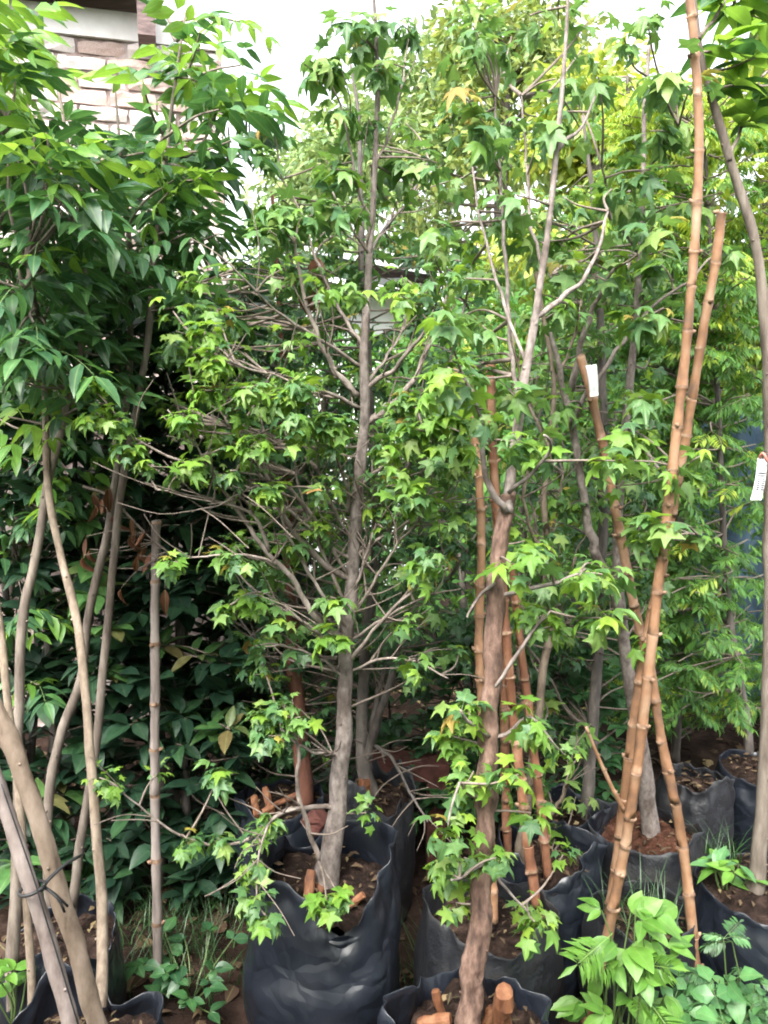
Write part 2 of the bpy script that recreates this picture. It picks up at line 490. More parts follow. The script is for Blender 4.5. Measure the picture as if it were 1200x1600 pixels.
def pinnate(pairs, length, lw, droop, seed, rows=3, term=True, spread=62):
    """compound leaf: a rachis with opposite leaflets, overall length about 1"""
    r = random.Random(seed)
    V, F, U = [], [], []

    def put(v, f, u):
        n = len(V)
        V.extend([tuple(p) for p in v])
        F.extend([tuple(i + n for i in q) for q in f])
        U.extend(u)
    def rp(t):
        return Vector((0.03 * math.sin(seed + 2 * t), t * (1 - 0.12 * droop), -droop * t * t * 0.55))
    k = 5
    for i in range(k):
        a, b = rp(i / k * 0.8), rp((i + 1) / k * 0.8)
        put([a + Vector((-0.006, 0, 0)), a + Vector((0.006, 0, 0)), b + Vector((0.005, 0, 0)), b + Vector((-0.005, 0, 0))], [(0, 1, 2, 3)], [(0, 0)] * 4)
    for i in range(pairs):
        t = 0.3 + (0.8 - 0.3) * i / max(1, pairs - 1) if pairs > 1 else 0.5
        for s in (-1, 1):
            lv, lf, lu = oval_leaf(lw, 0.25 + 0.2 * r.random(), 0.25, 0.05, 0.7, seed + i, rows)
            a = R(spread + r.uniform(-12, 12))
            tip = Vector((s * math.sin(a), math.cos(a), -0.35 * droop - 0.1 + r.uniform(-0.15, 0.15)))
            nr = Vector((s * r.uniform(-0.1, 0.3), -0.1, 1))
            sz = length * (0.8 + 0.3 * math.sin(math.pi * (i + 0.7) / pairs)) * r.uniform(0.88, 1.1)
            put(xf(lv, frame(rp(t), tip, nr, sz)), lf, lu)
    if term:
        lv, lf, lu = oval_leaf(lw, 0.3, 0.25, 0.05, 0.7, seed, rows)
        put(xf(lv, frame(rp(0.8), (r.uniform(-0.15, 0.15), 1, -0.5 * droop - 0.1), (0, 0.1, 1), length * 1.1)), lf, lu)
    return np.array(V, dtype=np.float64), F, U


SHAPES = {}
SHAPES["star"] = [star_leaf(d, fo, 1, i) for i, (d, fo) in enumerate([(0.5, 1), (0.8, 0.6), (0.3, 1.2), (1.0, 0.8), (0.65, 0.4), (0.15, 0.9), (1.2, 1), (0.9, 0.5), (0.4, 0.3), (0.7, 1.2)])]
SHAPES["oval"] = [oval_leaf(0.42, d, fo, seed=i) for i, (d, fo) in enumerate([(0.15, 0.3), (0.35, 0.4), (0.5, 0.25), (0.05, 0.5)])]
SHAPES["broad"] = [oval_leaf(0.62, d, fo, tipn=0.78, seed=i) for i, (d, fo) in enumerate([(0.15, 0.2), (0.35, 0.3), (0.3, 0.1)])]
SHAPES["curl"] = [oval_leaf(0.3, d, fo, tipn=0.8, seed=i, rows=6) for i, (d, fo) in enumerate([(0.5, 1.2), (-0.4, 0.9), (0.8, 1.6)])]
SHAPES["ash"] = [pinnate(n, 0.5, 0.37, d, 20 + i, 4) for i, (n, d) in enumerate([(2, 0.5), (3, 0.8), (2, 1.0), (3, 0.35)])]
SHAPES["frond"] = [pinnate(n, 0.3, 0.3, d, 40 + i, 2) for i, (n, d) in enumerate([(6, 0.3), (7, 0.6), (6, 0.8), (7, 0.15)])]
SHAPES["fern"] = [pinnate(14, 0.3, 0.26, d, 60 + i, 2, spread=70) for i, d in enumerate([0.5, 0.9, 0.2])]
SHAPES["card"] = [oval_leaf(0.5, 0.25, 0.3, 0.02, 0.7, i, 2) for i in range(2)]
SHAPES["clover"] = [pinnate(1, 0.5, 0.75, 0.3, 80 + i, 3, spread=75) for i in range(2)]
LEAF_MESH = {}


def leaf_mesh(shape, var, mat):
    k = (shape, var, mat)
    if k not in LEAF_MESH:
        v, f, u = SHAPES[shape][var]
        me = bpy.data.meshes.new("leaf_" + shape)
        me.from_pydata([tuple(p) for p in v], [], f)
        me.materials.append(MATS[mat])
        me.polygons.foreach_set("use_smooth", [True] * len(f))
        ul = me.uv_layers.new(name="uv")
        li = np.empty(len(me.loops), dtype=np.int32)
        me.loops.foreach_get("vertex_index", li)
        ul.data.foreach_set("uv", np.array(u, dtype=np.float32)[li].ravel())
        LEAF_MESH[k] = me
    return LEAF_MESH[k]


def join_leaves(name, leaves, parent):
    """many leaves as one mesh"""
    mats = sorted({l[2] for l in leaves})
    base = np.array(parent.location) if parent else np.zeros(3)
    Vs, Ls, LT, MI, US = [], [], [], [], []
    off = 0
    cache = {}
    for sh, va, ma, M in leaves:
        v, f, u = SHAPES[sh][va]
        key = (sh, va)
        if key not in cache:
            cache[key] = (np.array([i for q in f for i in q], dtype=np.int32), np.array([len(q) for q in f], dtype=np.int32), np.array(u, dtype=np.float32))
        fi, fl, uu = cache[key]
        Vs.append(xf(v, M) - base)
        Ls.append(fi + off)
        LT.append(fl)
        US.append(uu[fi])
        MI.append(np.full(len(fl), mats.index(ma), dtype=np.int32))
        off += len(v)
    V = np.concatenate(Vs).astype(np.float32)
    L = np.concatenate(Ls)
    T = np.concatenate(LT)
    me = bpy.data.meshes.new(name)
    me.vertices.add(len(V))
    me.vertices.foreach_set("co", V.ravel())
    me.loops.add(len(L))
    me.loops.foreach_set("vertex_index", L)
    me.polygons.add(len(T))
    me.polygons.foreach_set("loop_start", np.concatenate([[0], np.cumsum(T)[:-1]]).astype(np.int32))
    for m in mats:
        me.materials.append(MATS[m])
    me.polygons.foreach_set("material_index", np.concatenate(MI))
    me.polygons.foreach_set("use_smooth", np.ones(len(T), dtype=bool))
    ul = me.uv_layers.new(name="uv")
    ul.data.foreach_set("uv", np.concatenate(US).ravel())
    me.update(calc_edges=True)
    me.validate()
    o = bpy.data.objects.new(name, me)
    o["kind"] = "stuff"
    return link(o, parent)


def rdir(r, zlo=-1.0, zhi=1.0):
    a = r.uniform(0, 2 * math.pi)
    z = r.uniform(zlo, zhi)
    q = math.sqrt(max(0, 1 - z * z))
    return Vector((q * math.cos(a), q * math.sin(a), z))


KEEP = []


def clear_view(p, r, chance=0.88):
    q = proj(p)
    if not q:
        return True
    for pl, Y, half in KEEP:
        if p.y > Y + 0.03:
            continue
        for (x0, y0), (x1, y1) in zip(pl[:-1], pl[1:]):
            dx, dy = x1 - x0, y1 - y0
            t = max(0, min(1, ((q[0] - x0) * dx + (q[1] - y0) * dy) / (dx * dx + dy * dy)))
            if math.hypot(q[0] - x0 - t * dx, q[1] - y0 - t * dy) < half:
                return r.random() > chance
    return True


class Plant:
    def __init__(s, name, label, cat, base, seed=0, group=None, twig="twig"):
        s.root = thing(name, label, cat, base, group)
        s.r = random.Random(seed * 7 + 3)
        s.skel, s.leaves, s.tw, s.ntw, s.twigmat = [], [], MB(), 0, twig

    def limb(s, name, pix, Ys, w_px, mat, sub=5, n=10, wob=0.12, world=None):
        """a trunk or branch through picture points at given distances; widths in pixels"""
        if world is not None:
            P, rad = world, w_px
        else:
            if not isinstance(Ys, (list, tuple)):
                Ys = [Ys] * len(pix)
            if len(Ys) == 2:
                Ys = [Ys[0] + (Ys[1] - Ys[0]) * i / (len(pix) - 1) for i in range(len(pix))]
            if len(w_px) == 2:
                w_px = [w_px[0] + (w_px[1] - w_px[0]) * i / (len(pix) - 1) for i in range(len(pix))]
            P = [pt(a, b, y) for (a, b), y in zip(pix, Ys)]
            rad = [max(0.0012, 0.5 * wpx(wv, b, y)) for wv, (a, b), y in zip(w_px, pix, Ys)]
        C = catmull(P, sub)
        RR = lerp_list(rad, sub)
        seed = s.r.uniform(0, 50)
        for i in range(1, len(C) - 1):
            C[i] = C[i] + noise.noise_vector(C[i] * (9 if name in ("trunk", "stem", "leader") else 26) + Vector((seed, 0, 0))) * (RR[i] * 0.3 if name in ("trunk", "stem", "leader") else RR[i] * 0.8 + 0.003)
            if name in ("trunk", "stem"):
                RR[i] *= 1 + 0.1 * noise.noise(C[i] * 16 + Vector((0, seed, 0)))
        mb = MB()
        mb.tube(C, RR, n, wob=wob, seed=seed)
        # buds and knots, proud of the bark
        L = 0
        for i in range(2, len(C) - 1):
            L += (C[i] - C[i - 1]).length
            if L > s.r.uniform(0.05, 0.16) and RR[i] > 0.003:
                L = 0
                d = rdir(s.r, -0.2, 0.5)
                kb = min(RR[i] * 0.5, 0.0035)
                mb.tube([C[i] + d * RR[i] * 0.6, C[i] + d * (RR[i] + kb * 0.4), C[i] + d * (RR[i] + kb * 0.9) + Vector((0, 0, kb * 0.4))], [kb, kb * 0.8, kb * 0.25], 5)
        o = mb.obj(name, mat, s.root)
        s.skel.append((C, RR))
        return C

    def twig(s, a, b, r0=0.003, r1=0.0015, sag=0.0):
        a, b = Vector(a), Vector(b)
        L = (b - a).length
        m = (a + b) / 2 + rdir(s.r) * L * 0.1 + Vector((0, 0, -sag * L))
        C = catmull([a, m, b], 3)
        s.tw.tube(C, lerp_list([r0, (r0 + r1) / 2, r1], 3), 5, cap=False)
        s.ntw += 1
        return C

    def near(s, p, below=1.5):
        best, bd = None, 1e9
        for C, RR in s.skel:
            for q in C:
                d = q - p
                cost = d.length + (below * d.z if d.z > 0 else 0)
                if cost < bd:
                    bd, best = cost, q
        return best

    def leaf(s, shape, mat, pos, tip, nrm, size):
        va = s.r.randrange(len(SHAPES[shape]))
        s.leaves.append((shape, va, mat, frame(pos, tip, nrm, size)))

    def star_cluster(s, p, n, size, mat="gum_leaf", rad=0.05, young=0.0, twig=True):
        r = s.r
        if twig and s.skel:
            q = s.near(p)
            dl = (q - p).length
            if dl > 0.015:
                s.twig(q, p, min(0.006, 0.002 + dl * 0.006), 0.0014)
        for i in range(n):
            d = rdir(r, -0.75, 0.9)
            pos = p + d * rad * r.uniform(0.0, 0.7)
            sz = size * (0.5 + 0.85 * r.random() ** 0.8)
            tip = d * 0.8 + Vector((0, 0, -0.55)) + rdir(r) * 0.35
            nr = Vector((0, 0, 1.0)) + d * 0.7 + rdir(r) * 0.45
            m = mat
            if young and r.random() < young:
                m = "gum_young"
            elif r.random() < 0.018:
                m = "gum_old"
            s.leaf("star", m, pos, tip, nr, sz)

    def fill_star(s, box, Yr, n, leaves, size, mat="gum_leaf", young=0.0, rad=0.05, keep=None):
        for i in range(n):
            for _ in range(20):
                px, py = s.r.uniform(box[0], box[2]), s.r.uniform(box[1], box[3])
                if keep is None or keep(px, py):
                    break
            p = pt(px, py, s.r.uniform(*Yr))
            if not clear_view(p, s.r):
                continue
            s.star_cluster(p, s.r.randint(max(2, leaves - 3), leaves + 3), size, mat, rad, young)

    def spray(s, p, shape, mat, n, size, q=None, up=0.3):
        """leaves set round a shoot tip"""
        r = s.r
        if q is None and s.skel:
            q = s.near(p)
        d0 = Vector((0, 0, 1))
        if q is not None and (q - p).length > 0.01:
            d0 = (p - q).normalized()
            s.twig(q, p, 0.0035, 0.002)
        a0 = r.uniform(0, 6.28)
        for i in range(n):
            a = a0 + i * 2.4 + r.uniform(-0.3, 0.3)
            side = Vector((math.cos(a), math.sin(a), 0))
            d = (side + d0 * r.uniform(0.0, 0.7) + Vector((0, 0, r.uniform(-0.45, up)))).normalized()
            pos = p - d0 * r.uniform(0, 0.05)
            s.leaf(shape, mat if isinstance(mat, str) else r.choice(mat), pos, d, Vector((0, 0, 1)) + rdir(r) * 0.35 + side * 0.2, size * r.uniform(0.7, 1.15))

    def tangle(s, n, lo=0.06, hi=0.17):
        for i in range(n):
            C, RR = s.skel[s.r.randrange(1, len(s.skel))]
            k = s.r.randrange(1, len(C) - 1)
            d = (C[k + 1] - C[k - 1]).normalized()
            e = (d * s.r.uniform(.4, 1) + rdir(s.r, -.3, 1) * .9).normalized()
            s.twig(C[k], C[k] + e * s.r.uniform(lo, hi), min(.0024, RR[k] * .7), .0009)

    def finish(s, limit=300, leafname="leaf"):
        if s.ntw:
            t = s.tw.obj("twigs", s.twigmat, s.root)
            t["kind"] = "stuff"
        sc = []
        for i, l in enumerate(s.leaves):
            M = l[3]
            q = proj((M[0][3], M[1][3], M[2][3]))
            k = -1
            if q and -20 < q[0] < 1220 and -20 < q[1] < 1620:
                k = M.to_scale().x / q[2]
            sc.append((-k, i))
        sc.sort()
        ids = {i for k, i in sc[:limit] if k < 0}
        inv = Matrix.Translation(-Vector(s.root.location))
        rest = []
        for i, l in enumerate(s.leaves):
            if i in ids:
                o = bpy.data.objects.new(leafname, leaf_mesh(*l[:3]))
                o.matrix_basis = inv @ l[3]
                link(o, s.root)
            else:
                rest.append(l)
        if rest:
            join_leaves("foliage", rest, s.root)
        return s.root


# ============================================================ THE SETTING
# ground: one sheet, fine near the camera
def ground():
    xs = [-80, -40, -20, -10, -6] + [-4 + 0.1 * i for i in range(81)] + [6, 10, 20, 40, 80]
    ys = [-30, -10, -3, -1] + [0.0 + 0.1 * i for i in range(71)] + [9, 13, 20, 40, 90]
    v, f = [], []
    for y in ys:
        for x in xs:
            z = 0.0
            if -4.1 < x < 4.1 and -0.1 < y < 7.1:
                z = 0.035 * noise.noise(Vector((x * 1.7, y * 1.7, 0))) + 0.02 * noise.noise(Vector((x * 6, y * 6, 3)))
            v.append((x, y, z - 0.02))
    nx = len(xs)
    for j in range(len(ys) - 1):
        for i in range(nx - 1):
            a = j * nx + i
            f.append((a, a + 1, a + nx + 1, a + nx))
    o = mesh_obj("ground", v, f, "ground_soil")
    o["kind"] = "structure"


ground()


def litter():
    r = random.Random(5)
    L = []
    for i in range(3200):
        x, y = r.uniform(-2.4, 2.4), r.uniform(0.9, 4.2)
        z = 0.035 * noise.noise(Vector((x * 1.7, y * 1.7, 0))) + 0.02 * noise.noise(Vector((x * 6, y * 6, 3))) - 0.02
        sh = r.choice(["oval", "broad", "star"])
        L.append((sh, r.randrange(len(SHAPES[sh])), "litter_leaf", frame((x, y, z + r.uniform(0.004, 0.02)), rdir(r, -0.2, 0.3), Vector((0, 0, 1)) + rdir(r) * 0.5, r.uniform(0.02, 0.07))))
    o = join_leaves("leaf_litter", L, None)
    tag(o, "brown fallen leaves scattered over the dark soil", "leaf litter")


litter()


def building():
    A = pt(352, 300, 3.75)
    A.z = 0
    yaw = R(15)
    ux = Vector((-math.cos(yaw), -math.sin(yaw), 0))       # along the wall, to the left and nearer
    un = Vector((math.sin(yaw), -math.cos(yaw), 0))        # outward, to the camera
    un = Vector((-ux.y, ux.x, 0)) if Vector((-ux.y, ux.x, 0)).dot(Vector((0, -1, 0))) > 0 else Vector((ux.y, -ux.x, 0))
    top = pt(120, 22, 3.65).z
    b = thing("brick_building", "whitewashed rough brick wall with dark timber eave, at upper left behind trees", "building", A)
    mb = MB()
    Lw = 4.2
    mb.box(A + ux * (Lw / 2) - un * 0.1 + Vector((0, 0, top / 2)), ux * (Lw / 2), un * 0.085, Vector((0, 0, top / 2)))
    wall = mb.obj("wall", "mortar", b, smooth=False)
    r = random.Random(3)
    meshes = []
    for k in range(10):
        m2 = MB()
        v = []
        nx_, nz_ = 4, 2
        # a brick with chipped, rounded edges: front grid plus sides
        for j in range(nz_ + 1):
            for i in range(nx_ + 1):
                x, z = -1 + 2 * i / nx_, -1 + 2 * j / nz_
                e = (abs(x) == 1) + (abs(z) == 1)
                v.append((x * (0.985 if e > 1 else 1) + (r.uniform(-0.03, 0.03)), 1 - 0.22 * e + r.uniform(-0.35, 0.3), z * (0.95 if e > 1 else 1) + r.uniform(-0.09, 0.09)))
        n0 = len(v)
        for j in range(nz_ + 1):
            for i in range(nx_ + 1):
                if i in (0, nx_) or j in (0, nz_):
                    pass
        f = [(j * 5 + i, j * 5 + i + 1, (j + 1) * 5 + i + 1, (j + 1) * 5 + i) for j in range(nz_) for i in range(nx_)]
        ring = [0, 1, 2, 3, 4, 9, 14, 13, 12, 11, 10, 5]
        for q in ring:
            v.append((v[q][0], -1, v[q][2]))
        for i in range(12):
            a, c = ring[i], ring[(i + 1) % 12]
            f.append((a, n0 + i, n0 + (i + 1) % 12, c))
        me = bpy.data.meshes.new("brick")
        me.from_pydata(v, [], [tuple(reversed(q)) for q in f])
        me.materials.append(MATS["pink_brick" if k < 3 else "whitewash_brick"])
        meshes.append(me)
    ch, bl = 0.066, 0.2
    cnt = 0
    for c in range(22):
        z = top - 0.11 - ch * (c + 0.5)
        xo = -0.12 if c % 2 else 0.0
        for i in range(14):
            u0, u1 = xo + i * bl, xo + (i + 1) * bl
            u0 = max(u0, 0.0)
            if u1 - u0 < 0.06:
                continue
            ctr = A + ux * ((u0 + u1) / 2) + Vector((0, 0, z)) - un * 0.03
            q = proj(ctr)
            if not q or q[0] < -130 or cnt >= 290:
                continue
            o = bpy.data.objects.new("brick", r.choice(meshes[:4]) if r.random() < 0.4 else r.choice(meshes[3:]))
            hx, hz, dp = (u1 - u0) / 2 - r.uniform(.003, .009), ch / 2 - r.uniform(.003, .008), 0.03 + r.uniform(-0.008, 0.009)
            tl = r.uniform(-0.012, 0.012)
            X = (ux + Vector((0, 0, tl))) * hx
            Z = (Vector((0, 0, 1)) - ux * tl) * hz
            Y = un * dp
            p = ctr - A + ux * r.uniform(-0.003, 0.003) + Vector((0, 0, r.uniform(-0.003, 0.003)))
            o.matrix_basis = Matrix(((X.x, Y.x, Z.x, p.x), (X.y, Y.y, Z.y, p.y), (X.z, Y.z, Z.z, p.z), (0, 0, 0, 1)))
            link(o, wall)
            cnt += 1
    # rendered band under the eave, fascia beam, rafter ends and roof sheet
    mb = MB()
    mb.box(A + ux * (Lw / 2) - un * 0.05 + Vector((0, 0, top - 0.05)), ux * (Lw / 2), un * 0.055, Vector((0, 0, 0.055)))
    mb.obj("render_band", "render_white", b, smooth=False)
    z0 = top + 0.012
    mb = MB()
    s0 = 0.36
    mb.box(A + ux * (s0 + 1.9) + un * 0.13 + Vector((0, 0, z0 + 0.07)), ux * 1.9, un * 0.02, Vector((0, 0, 0.07)))
    mb.obj("fascia_board", "beam_wood", b, smooth=False)
    for k in range(6):
        mb = MB()
        mb.box(A + ux * (s0 - 0.05 + 0.62 * k) + un * 0.02 + Vector((0, 0, z0 + 0.045 - (0.10 if k == 0 else 0))), ux * 0.035, un * (0.155 if k == 0 else 0.085), Vector((0, 0, 0.055 if k else 0.1)))
        mb.obj("rafter", "beam_wood", b, smooth=False)
    mb = MB()
    mb.box(A + ux * (s0 + 1.9) - un * 0.6 + Vector((0, 0, z0 + 0.16)), ux * 2.0, un * 0.8, Vector((0, 0, 0.012)))
    mb.obj("roof_sheet", "beam_wood", b, smooth=False)


building()


# ------------------------------------------------------------ far trees and what stands between them
def far_tree(name, label, px, Y, toppy, halfw_px, mat, n, seed, trunk_py=900, lsize=0.13, low=0.25):
    r = random.Random(seed)
    top = pt(px, toppy, Y)
    base = Vector((top.x, Y, -0.02))
    p = Plant(name, label, "tree", base, seed, "trees behind the nursery rows")
    H = top.z
    hw = wpx(halfw_px, 500, Y)
    tr = [base + Vector((0.05 * math.sin(i), 0.05 * math.cos(i * 1.7), H * 0.9 * i / 6)) for i in range(7)]
    p.limb("trunk", None, None, [0.09 * (1 - i / 7) + 0.015 for i in range(7)], "bark_dark", world=tr, n=9)
    lobes = []
    for k in range(64):
        t = r.uniform(low, 1.0)
        prof = math.sin(math.pi * min(1, (t - low) / (1 - low) * 0.82 + 0.14)) ** 0.7
        a = r.uniform(0, 6.28)
        q = hw * prof * math.sqrt(r.random())
        lobes.append((base + Vector((q * math.cos(a), q * math.sin(a) * 0.8, H * t - 0.1)), hw * r.uniform(0.2, 0.4)))
    for c, rad in lobes:
        s0 = p.near(c)
        p.twig(s0, c, 0.02, 0.005)
    for i in range(n):
        c, rad = r.choice(lobes)
        d = rdir(r)
        pos = c + d * rad * (r.random() ** 0.45)
        p.leaf("card", mat if r.random() < 0.8 else "far_leaf", pos, d + rdir(r) * 0.8 + Vector((0, 0, -0.3)), rdir(r, 0, 1) + Vector((0, 0, 0.5)), lsize * r.uniform(0.6, 1.3))
    p.finish(limit=0)


far_tree("background_tree", "pale green feathery tree rising behind the middle of the rows", 650, 7.0, 70, 210, "far_leaf", 14000, 1, lsize=0.095)
far_tree("background_tree", "low olive tree below the open patch of white sky", 480, 8.5, 225, 150, "far_leaf", 10000, 2, lsize=0.11)
far_tree("background_tree", "yellow-green tree glowing behind the bamboo canes, upper right", 950, 5.0, 75, 190, "far_yellow", 13000, 3, lsize=0.09, low=0.2)
far_tree("background_tree", "olive tree with yellowish leaves behind the brown-barked trunk", 800, 6.2, -30, 170, "far_mixed", 13000, 4, lsize=0.08)
far_tree("background_tree", "bright green tree in the upper right corner", 1240, 4.4, -60, 150, "far_yellow", 9000, 5, lsize=0.085)


def hedge_mass(name, label, x0, x1, Y0, Y1, H, n, mat, seed, sz=0.08):
    r = random.Random(seed)
    base = Vector(((x0 + x1) / 2, (Y0 + Y1) / 2, -0.02))
    p = Plant(name, label, "hedge", base, seed)
    for k in range(9):
        x, y = x0 + (x1 - x0) * (k + 0.5) / 9, r.uniform(Y0, Y1)
        w_ = [Vector((x, y, -0.02)), Vector((x + r.uniform(-.1, .1), y, H * 0.4)), Vector((x + r.uniform(-.2, .2), y, H * 0.85))]
        p.limb("stem", None, None, [0.025, 0.018, 0.006], "bark_dark", world=w_, n=6)
    for i in range(n):
        x, y = r.uniform(x0, x1), r.uniform(Y0, Y1)
        top = H * (0.85 + 0.3 * noise.noise(Vector((x * 1.5, y, seed))))
        z = top * (1 - r.random() ** 1.4 * 0.97)
        p.leaf("card", mat, (x, y, z), rdir(r) + Vector((0, -0.4, -0.3)), Vector((0, -0.3, 1)) + rdir(r) * 0.7, sz * r.uniform(0.6, 1.3))
    p.finish(limit=0)


hedge_mass("hedge", "dense dark green hedge closing the view behind the middle rows", -0.9, 1.3, 4.0, 4.8, 2.0, 9000, "feather_leaf", 9, 0.075)
hedge_mass("hedge", "unseen tall hedge added behind the camera to shade the lower rows", -4.2, 4.2, -2.2, -1.0, 3.7, 11000, "feather_leaf", 12, 0.17)  # out of view, added to keep sun and low sky off the bags
hedge_mass("hedge", "shaded green hedge behind the feathery saplings on the right", 1.2, 4.0, 4.1, 5.2, 2.5, 9000, "feather_leaf", 10, 0.075)


def shed():
    c = pt(575, 410, 6.3)
    b = thing("white_shed", "white roof edge and wall glimpsed between leaves behind the central trunk", "shed", (c.x, c.y, 0))
    mb = MB()
    mb.box((c.x - 0.12, c.y + 0.6, c.z / 2 - 0.05), (0.42, 0, 0), (0, 0.5, 0), (0, 0, c.z / 2 - 0.05))
    mb.obj("wall", "white_sheet", b, smooth=False)
    for k, (dz, sx) in enumerate(((0.06, 0.55), (-0.12, 0.6))):
        mb = MB()
        mb.box((c.x + 0.05, c.y + 0.4, c.z + dz), (sx, 0, -0.1), (0, 0.7, 0.1), (0.003, 0, 0.018))
        mb.obj("roof_sheet", "white_sheet", b, smooth=False)
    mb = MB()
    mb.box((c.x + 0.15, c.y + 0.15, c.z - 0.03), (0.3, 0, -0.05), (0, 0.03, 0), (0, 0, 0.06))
    mb.obj("gable_shadow_fill", "beam_wood", b, smooth=False)  # dark board added to stand in for shade between the roof sheets


shed()


def tarp():
    v, f = [], []
    P0, P1 = pt(1080, 900, 3.75), pt(1330, 900, 3.6)
    n, m = 24, 14
    for j in range(m + 1):
        for i in range(n + 1):
            t = i / n
            p = P0.lerp(P1, t)
            z = 1.45 * j / m
            v.append((p.x, p.y + 0.04 * math.sin(t * 19) + 0.03 * noise.noise(Vector((t * 8, z * 3, 0))), z))
    for j in range(m):
        for i in range(n):
            a = j * (n + 1) + i
            f.append((a, a + 1, a + n + 2, a + n + 1))
    root = thing("tarpaulin_screen", "faded blue tarpaulin screen standing behind the saplings at right edge", "tarpaulin", (P0.x, P0.y, 0))
    o = mesh_obj("sheet", v, f, "blue_tarp", root)
    md = o.modifiers.new("thick", 'SOLIDIFY')
    md.thickness = 0.004
    for k in range(3):
        p = P0.lerp(P1, k / 2)
        mb = MB()
        mb.tube([(p.x, p.y + 0.09, -0.05), (p.x, p.y + 0.09, 1.5)], [0.02, 0.018], 8)
        mb.obj("post", "bark_stem", root)


tarp()


# ------------------------------------------------------------ plastic nursery bags
def crumple(p, k):
    d = noise.voronoi(p * k)[0]
    return min(d[1] - d[0], 0.5)


def bag(label, c, rad, h, soil_z, seed, mat="black_plastic", soil="soil", crush=0.35, flare=0.0, group="black nursery bags", low=None, lowamt=0.0):
    """thin plastic film: a crumpled wall, an uneven rim with flaps, the inside down to the soil"""
    r = random.Random(seed)
    root = thing("plant_bag", label, "plant bag", (c.x, c.y, -0.02), group)
    n = 104
    v, f = [], []
    off = Vector((seed * 3.1, seed * 1.7, 0))
    lob = [r.uniform(0, 6.28) for _ in range(4)]
    zs = [0, 0.02, 0.06, 0.11, 0.17, 0.23, 0.29, 0.35, 0.41, 0.47, 0.53, 0.58, 0.63, 0.68, 0.73, 0.78, 0.83, 0.87, 0.91, 0.94, 0.97, 1.0]

    def ridge(a, k, w0):
        return 1 - 2 * abs(noise.noise(Vector((math.cos(a) * k, math.sin(a) * k, w0 + seed))))

    def rim(a):
        q = 1 + crush * (0.12 * math.sin(2 * a + lob[0]) + 0.2 * (ridge(a, 1.3, 2.0) - 0.5) + 0.025 * (ridge(a, 4.5, 7.0) - 0.5))
        if low is not None:
            q -= lowamt * max(0, math.cos(a - low)) ** 1.5
        return q

    def outer(a, t):
        ca, sa = math.cos(a), math.sin(a)
        bulge = 0.93 + 0.09 * math.sin(math.pi * min(1, t * 1.1)) - (0.12 if t < 0.01 else 0)
        P = Vector((ca, sa, t * h / rad * 0.9)) + off
        big = 0.05 * noise.noise(P * 1.3)
        cr = 0.085 * crumple(P, 1.3) + 0.04 * crumple(P + Vector((5, 0, 0)), 2.8)
        up = max(0, (t - 0.55) / 0.45)
        pinch = up ** 1.3 * (crush * 0.42 * noise.noise(Vector((ca * 1.7, sa * 1.7, 5)) + off) + crush * 0.1 * (ridge(a, 2.6, 3.0) - 0.4) + crush * 0.3 * (crumple(P, 2.4) - 0.2) - 0.12 * crush + flare)
        sq = (abs(math.cos(a + lob[2])) ** 2.9 + abs(math.sin(a + lob[2])) ** 2.9) ** (-1 / 2.9) * 0.94
        return rad * ((bulge + big - 0.03) * sq + cr + pinch)

    def height(a, t):
        return t * h * (1 if t < 0.5 else 1 + (rim(a) - 1) * (t - 0.5) / 0.5)
    AN = [2 * math.pi * j / n for j in range(n)]
    RIN = []
    for a in AN:
        RIN.append(min(outer(a, 0.7), outer(a, 0.8), outer(a, 0.9)) - 0.004)
    for t in zs:
        for a in AN:
            q = outer(a, t)
            v.append((c.x + q * math.cos(a), c.y + q * math.sin(a), height(a, t) - 0.02))
    rings = len(zs)
    for (tt, dr, dz) in ((1.0, -0.0015, 0.001), (1.0, -0.003, -0.001), (0.97, -0.0035, 0), (0.94, -0.0035, 0), (0.9, -0.0035, 0), (0.85, -0.0035, 0), (None, 0, 0)):
        for j, a in enumerate(AN):
            if tt is None:
                zz, q = soil_z - 0.04, RIN[j]
            else:
                zz, q = max(height(a, tt) + dz, soil_z - 0.02), outer(a, tt) + dr
            v.append((c.x + q * math.cos(a), c.y + q * math.sin(a), zz - 0.02))
        rings += 1
    for i in range(rings - 1):
        for j in range(n):
            a, b2 = i * n + j, i * n + (j + 1) % n
            f.append((a, b2, b2 + n, a + n))
    f.append(tuple(reversed(range(n))))
    mesh_obj("film", v, f, mat, root)
    v, f = [(c.x, c.y, soil_z)], []
    for k in range(1, 11):
        for j, a in enumerate(AN):
            q = (RIN[j] + 0.003) * k / 10
            x, y = c.x + q * math.cos(a), c.y + q * math.sin(a)
            v.append((x, y, soil_z + 0.022 * noise.noise(Vector((x * 14, y * 14, seed))) + 0.014 * noise.noise(Vector((x * 45, y * 45, seed))) - 0.015 * (k / 10) ** 3))
    for j in range(n):
        f.append((0, 1 + j, 1 + (j + 1) % n))
    for k in range(9):
        for j in range(n):
            a, b2 = 1 + k * n + j, 1 + k * n + (j + 1) % n
            f.append((a, b2, b2 + n, a + n))
    mesh_obj("soil", v, f, soil, root)
    L = []
    for i in range(60):
        a, q = r.uniform(0, 6.28), rad * 0.75 * math.sqrt(r.random())
        L.append(("card", r.randrange(2), "litter_leaf", frame((c.x + q * math.cos(a), c.y + q * math.sin(a), soil_z + 0.012), rdir(r, -0.1, 0.3), Vector((0, 0, 1)) + rdir(r) * 0.6, r.uniform(0.008, 0.03))))
    join_leaves("debris", L, root)
    return root


